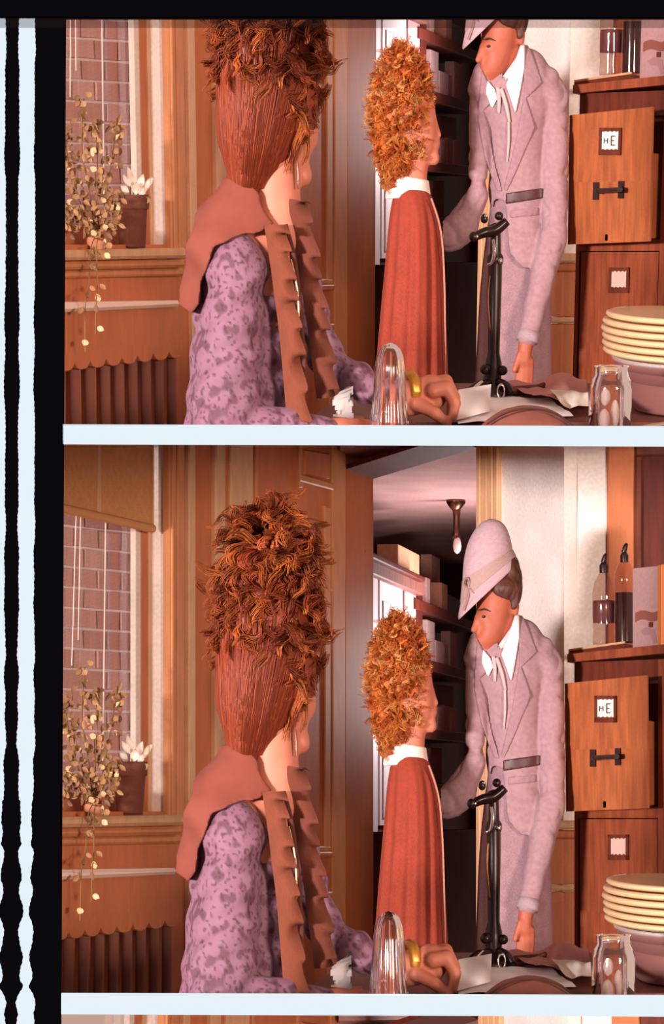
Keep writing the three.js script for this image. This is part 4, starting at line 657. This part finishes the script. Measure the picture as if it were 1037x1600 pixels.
// ================================================================ the table and what lies on it
const TABLE = EYE.y - 0.296;
{
  const top = lying(TABLE - 0.008, [[470, 1561], [1130, 1561], [1130, 1496], [560, 1496]], 0.008), kids = [part('tabletop', top, wood(0x6e3a30, 0.35))];
  for (const [px, d] of [[590, 3.6], [1080, 3.6], [600, 3.2], [1080, 3.2]]) { const a = at(px, 1212, d), y0 = at(px, 1567, d).y, w = 0.012; kids.push(part('leg', hexa([[-w, -w], [w, -w], [w, w], [-w, w]].map(([x, z]) => V(a.x + x, y0, a.z + z)), [[-w, -w], [w, -w], [w, w], [-w, w]].map(([x, z]) => V(a.x + x * 1.3, TABLE - 0.008, a.z + z * 1.3))), M.cabinetDark)); }
  thing('table', 'dark brown table running along the bottom', 'table', kids);
  const dTable = (py) => -hitLevel(TABLE, 700, py).z;
  const baseY = (px, D) => { let a = 1300, b = 1700; for (let i = 0; i < 40; i++) { const c = (a + b) / 2; if (at(px, c, D).y > TABLE) a = c; else b = c; } return a; };
  // papers: a sheet with a curled edge, flat sheets under it, a pink cloth
  const sheet = (poly, nu, nv, lift, m, name = 'sheet') => part(name, grid(nu, nv, (i, j) => { const u = i / nu, v = j / nv, x = lerp(lerp(poly[0][0], poly[1][0], u), lerp(poly[3][0], poly[2][0], u), v), y = lerp(lerp(poly[0][1], poly[1][1], u), lerp(poly[3][1], poly[2][1], u), v), p = hitLevel(TABLE, x, y); p.y += lift(u, v); return p; }), m);
  const white = mat(0xf4ecec, 0.8), pink = mat(0xd08c82, 0.9, { map: clothTex });
  thing('paper_sheet', 'bright white sheet propped up beside the hand', 'paper', [part('sheet', (() => { const P = [[716, 1499], [768, 1490], [766, 1534], [714, 1548]], f = (x, y) => -hitLevel(TABLE + 0.007, x, y).z, d = [3.36, 3.40, f(766, 1534), f(714, 1548)]; return grid(12, 12, (i, j) => { const u = i / 12, v = j / 12, x = lerp(lerp(P[0][0], P[1][0], u), lerp(P[3][0], P[2][0], u), v), y = lerp(lerp(P[0][1], P[1][1], u), lerp(P[3][1], P[2][1], u), v); return at(x, y, lerp(lerp(d[0], d[1], u), lerp(d[3], d[2], u), v) + 0.01 * Math.sin(u * 4 + v * 3)); }); })(), white)]);
  thing('paper_sheet', 'flat white papers spread across the table middle', 'paper', [sheet([[712, 1514], [860, 1516], [900, 1545], [716, 1558]], 30, 14, (u, v) => 0.002 + 0.003 * (noise(u * 5, v * 4, 1) + 0.6), white)]);
  thing('pink_cloth', 'rumpled pink cloth lying along the table edge', 'cloth', [sheet([[790, 1501], [918, 1499], [926, 1540], [836, 1524]], 44, 18, (u, v) => 0.012 + 0.006 * (noise(u * 5, v * 2, 6) + 0.5) + 0.016 * Math.exp(-(((u - 0.72) / 0.16) ** 2) - ((v - 0.2) / 0.5) ** 2), pink)]);
  thing('napkin', 'crumpled cream napkin between the cloth and glass jar', 'napkin', [sheet([[862, 1522], [922, 1528], [924, 1556], [884, 1556]], 22, 14, (u, v) => 0.021 + 0.005 * (noise(u * 3, v * 2, 3) + 0.5) + 0.008 * Math.sin(v * 3.1) * u, mat(0xeadccf, 0.9, { map: clothTex }))]);
  { // dark rounded shape at the front
    const D = 3.06, m = frame(D);
    thing('leather_pouch', 'dark brown rounded pouch at the front of the papers', 'pouch', [part('body', mold(m, (x, y, z) => Math.max(ell(826, 1592, 0, 84, 68, 50)(x, y, z) + 1.4 * noise(x * 0.05, y * 0.05, z * 0.05), y - baseY(826, D)), [730, 1515, -60, 915, 1572, 60], 3, tinted(0x713c30, 0.5, 0.04, 0x5a2a20)), dyed(0.6)), part('seam', tube(m, spline([[760, 1552, 30, 1.6], [790, 1533, 38, 1.6], [826, 1526, 40, 1.6], [866, 1534, 38, 1.6], [896, 1554, 28, 1.6]], 24), 6), cloth(0x4a241c))]);
  }
  { // tall dark desk instrument
    const D = 3.62, m = frame(D), b = baseY(770, D) - 0.8, sh = (k) => k + (b - 1497);
    const t = (pts, s = 10) => tube(m, spline(pts.map(([x, y, z, r]) => [x, sh(y), z, r]), 14), s);
    thing('desk_instrument', 'tall black metal desk instrument with shiny fittings', 'instrument', [
      part('base', turned(m, 768, [[0.1, 1497], [36, 1497], [38, 1492], [36, 1486], [26, 1480], [16, 1472], [12, 1462]].map(([r, y]) => [r, sh(y)]), 36, 0, 0.9), M.blackMetal),
      part('column', turned(m, 771, [[12, 1474], [14, 1452], [13, 1440], [9.5, 1425], [10, 1380], [11, 1320], [11, 1285], [13, 1280], [13, 1272], [9, 1266], [8, 1235], [10, 1230], [10, 1222], [0.1, 1218]].map(([r, y]) => [r, sh(y)]), 28), M.blackMetal),
      part('foot', t([[764, 1474, 10, 8], [748, 1474, 22, 8], [732, 1484, 32, 7], [723, 1490, 36, 4]]), M.blackMetal), part('foot', t([[778, 1470, 12, 7], [790, 1476, 20, 7], [798, 1488, 26, 5]]), M.blackMetal),
      part('lever', t([[752, 1468, 30, 3], [742, 1476, 36, 3.6], [727, 1490, 42, 2.2]], 8), M.chrome), part('knob', ball(m, 758, sh(1450), 12, 9, 9, 9), M.blackMetal), part('knob', ball(m, 785, sh(1452), 10, 8, 8, 8), M.blackMetal),
      part('ring', grid(24, 8, (i, j) => { const a = i / 24 * 6.283, c = j / 8 * 6.283; return m(781 + (8 + 2.2 * Math.cos(c)) * Math.cos(a) * 0.7, sh(1484) + (11 + 2.2 * Math.cos(c)) * Math.sin(a), 34 + 2.2 * Math.sin(c)); }), M.chrome),
      part('crossbar', t([[734, 1242, 20, 6], [752, 1234, 16, 8], [770, 1230, 8, 9], [788, 1216, 6, 7]]), M.blackMetal), part('knob', ball(m, 735, sh(1240), 22, 7, 8, 7), M.blackMetal), part('knob', ball(m, 752, sh(1212), 14, 6, 8, 6), M.blackMetal), part('knob', ball(m, 775, sh(1208), 12, 7, 7, 7), M.blackMetal),
      part('hook', t([[766, 1244, 18, 2.4], [768, 1262, 20, 3], [765, 1280, 18, 2.6], [758, 1284, 16, 2]], 8), M.chrome), part('stud', ball(m, 740, sh(1240), 29, 3), M.chrome), part('stud', ball(m, 754, sh(1208), 20, 3), M.chrome), part('stud', ball(m, 778, sh(1278), 14, 4, 5, 4), M.chrome),
      part('side_rod', t([[762, 1300, 8, 2.2], [760, 1340, 8, 2.2], [764, 1390, 8, 2.2]], 8), M.brassDark),
    ]);
    const D2 = 3.66, m2 = frame(D2), b2 = baseY(830, D2);
    thing('glove', 'dark red glove lying below the hanging hand', 'glove', [part('glove', mold(m2, (x, y, z) => Math.max(blend(5, cap(806, b2 - 9, 0, 8, 846, b2 - 11, 0, 9), cap(846, b2 - 10, 6, 5, 872, b2 - 4, 10, 4), cap(846, b2 - 8, -6, 5, 868, b2 - 5, -10, 4), cap(836, b2 - 12, 6, 5, 850, b2 - 20, 10, 4), cap(812, b2 - 7, 8, 6, 796, b2 - 5, 12, 5))(x, y, z), y - b2), [785, b2 - 30, -22, 885, b2 + 4, 24], 1.6, tinted(0x7a3428, 0.5, 0.06, 0x55201a)), dyed(0.6))]);
  }
  { // plates on a bowl, right
    const D = 3.40, m = frame(D), b = baseY(1030, D) - 0.8, cx = 1046;
    thing('metal_bowl', 'wide pinkish metal bowl under the stack of plates', 'bowl', [part('bowl', turned(m, cx, [[0.1, b], [46, b], [50, b - 4], [62, b - 40], [72, b - 72], [78, 1464], [80, 1452], [82, 1447], [79, 1447], [76, 1462], [60, b - 40], [0.1, b - 12]], 48, 0, 2.6), mat(0x94625c, 0.35, { metalness: 0.25 })), part('rim_band', turned(m, cx, [[79, 1453], [83, 1452], [84, 1447], [82, 1445], [78, 1446]], 48, 0, 2.6), mat(0xe6d4d0, 0.25, { metalness: 0.6 }))]);
    const plate = (y, r, dx) => part('plate', turned(m, cx + dx, [[0.1, y], [r * 0.9, y - 0.5], [r * 0.97, y - 2.5], [r, y - 6], [r * 0.99, y - 9.5], [r * 0.95, y - 11], [r * 0.9, y - 10.6], [0.1, y - 10.4]], 48, 0, 2.6), mat(0xdcb88c, 0.4, { clearcoat: 0.4 }));
    const say = ['lowest cream plate resting on the metal bowl', 'second cream plate from the bottom of the stack', 'third cream plate from the bottom of the stack', 'fourth cream plate from the bottom of the stack', 'fifth cream plate just under the top one', 'topmost cream plate of the stack'];
    for (let k = 0; k < 6; k++) thing('plate', say[k], 'plate', [plate(1443.5 - k * 11.6, [100, 98, 101, 99, 100, 97][k], [2, -2, 1, -3, 0, 2][k])], 'stacked cream plates');
  }
  { // glass jar, glass bottle
    const D = 3.08, m = frame(D), b = baseY(958, D);
    thing('glass_jar', 'clear glass jar standing before the plates', 'jar', [part('glass', turned(m, 958, [[0.1, b], [30, b], [33, b - 3], [34, b - 40], [34, b - 70], [31, b - 84], [27, b - 92], [27, b - 104], [28, b - 106], [25, b - 105], [24, b - 92], [28, b - 83], [31, b - 70], [31, b - 6], [0.1, b - 5]], 40), mat(0xffffff, 0.03, { transmission: 1, thickness: 0.004, ior: 1.45 })), part('trinkets', join(ball(m, 948, b - 22, 6, 9, 16, 8), ball(m, 966, b - 30, -4, 7, 22, 7), ball(m, 950, b - 56, 0, 8, 14, 6)), mat(0xd8b4ac, 0.4))]);
    const D2 = 3.08, m2 = frame(D2), b2 = baseY(610, D2);
    thing('fluted_glass', 'clear fluted glass with a rounded top beside the gold bracelet', 'glass', [part('glass', (() => { const P = [[0.1, 0], [29, 0], [31, 3], [30, 18], [27, 40], [25, 70], [23.5, 100], [21, 120], [16.5, 132], [9, 140], [0.1, 143], [0.1, 139], [8, 136], [14, 129], [18, 118], [20.5, 99], [22, 70], [24, 40], [26, 10], [0.1, 6]]; return grid(72, P.length - 1, (i, j) => { const t = -i / 72 * Math.PI * 2, [r, y] = P[j], w = j > 1 && j < 10 ? 1 + 0.035 * Math.cos(t * 12) : 1; return m2(607 + Math.cos(t) * r * w, b2 - y, Math.sin(t) * r * w); }, true); })(), M.glassThick), part('foot_ring', turned(m2, 607, [[24, b2 - 1], [30, b2 - 2], [31, b2 - 7], [28, b2 - 10]], 36), mat(0xffffff, 0.1, { transmission: 0.8, thickness: 0 }))]);
    const D3 = 3.06, m3 = frame(D3), b3 = baseY(1018, D3);
    thing('table_knife', 'dull metal knife handle at the lower right corner', 'cutlery', [part('knife', tube(m3, [[1000, b3 - 8, 20, 3], [1020, b3 - 12, 20, 4.5], [1050, b3 - 16, 20, 5], [1080, b3 - 18, 20, 4]], 10), mat(0xb08a80, 0.3, { metalness: 0.8 }))]);
  }
}
// ================================================================ unseen lamps, out of view, placed to light the sets
function unseenLamp(cfg, label, name, again) {
  const [w, h] = cfg.size, g = new THREE.Group(); g.name = numbered(name); g.userData = { label: label + (again ? IN_LOWER : ''), category: 'lamp' };
  g.position.set(cfg.at[0], EYE.y + cfg.at[1], cfg.at[2]);
  const look = new THREE.Matrix4().lookAt(g.position, V(cfg.to[0], EYE.y + cfg.to[1], cfg.to[2]), V(0, 1, 0)); g.quaternion.setFromRotationMatrix(look);
  const add = (name, geo, m, z) => { const o = new THREE.Mesh(geo, m); o.name = name; o.position.z = z; o.castShadow = o.receiveShadow = true; g.add(o); return o; };
  add('housing', new THREE.BoxGeometry(w + 0.06, h + 0.06, 0.10), M.black, 0.06);
  add('lamp_face', new THREE.BoxGeometry(w, h, 0.006), mat(0xfff0e4, 0.6, { emissive: new THREE.Color().setRGB(...cfg.color), emissiveIntensity: 1.2 }), 0.005);
  const l = new THREE.RectAreaLight(new THREE.Color().setRGB(...cfg.color), cfg.power, w, h); l.position.z = -0.01; g.add(l);
  scene.add(g); if (again) SET.push(g);
}
unseenLamp(KEY, 'broad unseen lamp left behind the camera lighting both sets', 'unseen_lamp'); unseenLamp(FILL, 'broad unseen lamp right behind the camera lighting the left walls', 'unseen_lamp'); unseenLamp(HALL, 'unseen upright lamp behind the white wall lighting the hall', 'unseen_hall_lamp', true);

// ================================================================ the same set again in the upper frame, its top in the frame below
const about = (angle, yaw) => new THREE.Quaternion().setFromAxisAngle(V(0, 1, 0), yaw).multiply(new THREE.Quaternion().setFromAxisAngle(V(1, 0, 0), angle));
function again(o, q) { const c = o.clone(true); c.position.sub(EYE).applyQuaternion(q).add(EYE); c.quaternion.premultiply(q); scene.add(c); return c; }
const up = about(STEP, -0.0009), down = about(-STEP, 0.0007);
for (const o of SET.slice()) {
  const c = again(o, up); c.name = numbered(o.name.replace(/_\d{3}$/, ''));
  for (const k of ['label', 'group']) if (c.userData[k]) c.userData[k] = c.userData[k].replace('lower film frame', 'upper film frame');
}
for (const o of SET.slice()) if (/^(wall_(left|back|right)|ceiling|trim_[12]|door_1|window_1)$/.test(o.name)) {
  const c = again(o, down); c.name = numbered(o.name); if (c.userData.label) c.userData.label = c.userData.label.replace('lower film frame', 'cut off film frame at the bottom');
}

// ================================================================ the film strip the sets are framed by
{
  const Z = 2.6, S = Z / F, X = (px) => (px - CX) * S, Y = (py) => (CY - py) * S, T = 0.006;
  const flat = (poly, z0, z1) => { const sh = new THREE.Shape(poly.map(([x, y]) => new THREE.Vector2(X(x), Y(y)))), g = new THREE.ExtrudeGeometry(sh, { depth: z1 - z0, bevelEnabled: false }); g.translate(0, 0, z0); return g; };
  const wob = (y, s) => { const big = y > 1250 ? 4.2 : y > 850 ? 2.4 : 1.5; let b = noise(y * 0.021, 3.3, 0) * big * 1.6 + noise(y * 0.006, 8.1, 0) * 2; b += big * 0.35 * noise(y * 0.09, 1.7, 2); for (const [c, w, a] of [[1318, 9, 4.5], [1373, 14, 3.5], [1423, 20, 7], [1497, 15, 5], [1541, 9, 6.5], [1583, 10, 4]]) b += a * Math.exp(-(((y - c) / w) ** 2)); return b + (((y * 0.21) % 1) - 0.5) * 1.3 * s; };
  const ys = []; for (let y = 10; y <= 1640; y += 3) ys.push(y);
  const drift = (y) => 1.5 - y / 1600 * 2.2, e1 = ys.map((y) => [7.6 + drift(y) - wob(y, 1), y]), e2 = ys.map((y) => [28 + drift(y) + wob(y, 1), y]), e3 = ys.map((y) => [53.5 + drift(y) - wob(y, -1) * 0.9, y]);
  const edge = ys.map((y) => [lerp(102.5, 95, y / 1600), y]), line = (x) => ys.map((y) => [x, y]);
  const between = (a, b) => [...a, ...b.slice().reverse()];
  const lit = (r, g, b, k) => mat(0x000000, 1, { specularIntensity: 0, emissive: new THREE.Color().setRGB(r, g, b), emissiveIntensity: k });
  const clear = lit(0.84, 0.93, 1.0, 0.95);  // emission stands for backlight shining through the clear film
  const root = new THREE.Group(); root.name = 'film_strip'; root.userData = { label: 'black film edge with white wavy sound track and clear frame lines', category: 'film strip' };
  const add = (name, geo, m, label) => { const o = new THREE.Mesh(geo, m); o.name = name; o.castShadow = o.receiveShadow = true; if (label) o.userData.label = label; root.add(o); };
  add('sound_track', flat(between(line(-30), e1), -T, 0), clear, 'white wavy sound track line'); add('sound_track', flat(between(e2, e3), -T, 0), clear, 'white wavy sound track line');
  add('track_border', flat(between(e1, e2), -T, 0), M.black); add('film_edge', flat(between(e3, edge), -T, 0), M.black);
  add('frame_line', flat([[98, 663], [1150, 666], [1150, 698], [98, 694]], -T, 0), clear, 'bright clear bar between two frames');
  add('frame_line', flat([[95.5, 1553], [1150, 1556.5], [1150, 1589], [95.5, 1585]], -T, 0), clear, 'bright clear bar between two frames');
  add('gate_bar', flat([[-60, -160], [1150, -160], [1150, 29], [-60, 29]], -T, 0.01), M.black, 'black bar across the top');
  add('gate_lip', flat([[-60, 29], [1150, 29], [1150, 44], [-60, 44]], 0.001, 0.003), mat(0x100c0c, 1, { specularIntensity: 0, transparent: true, opacity: 0.28 }), 'grey translucent lip under the black bar');
  root.position.copy(EYE).addScaledVector(V(0, Math.sin(PITCH), -Math.cos(PITCH)), Z); root.rotation.x = PITCH; scene.add(root);
}
renderer.render(scene, camera);
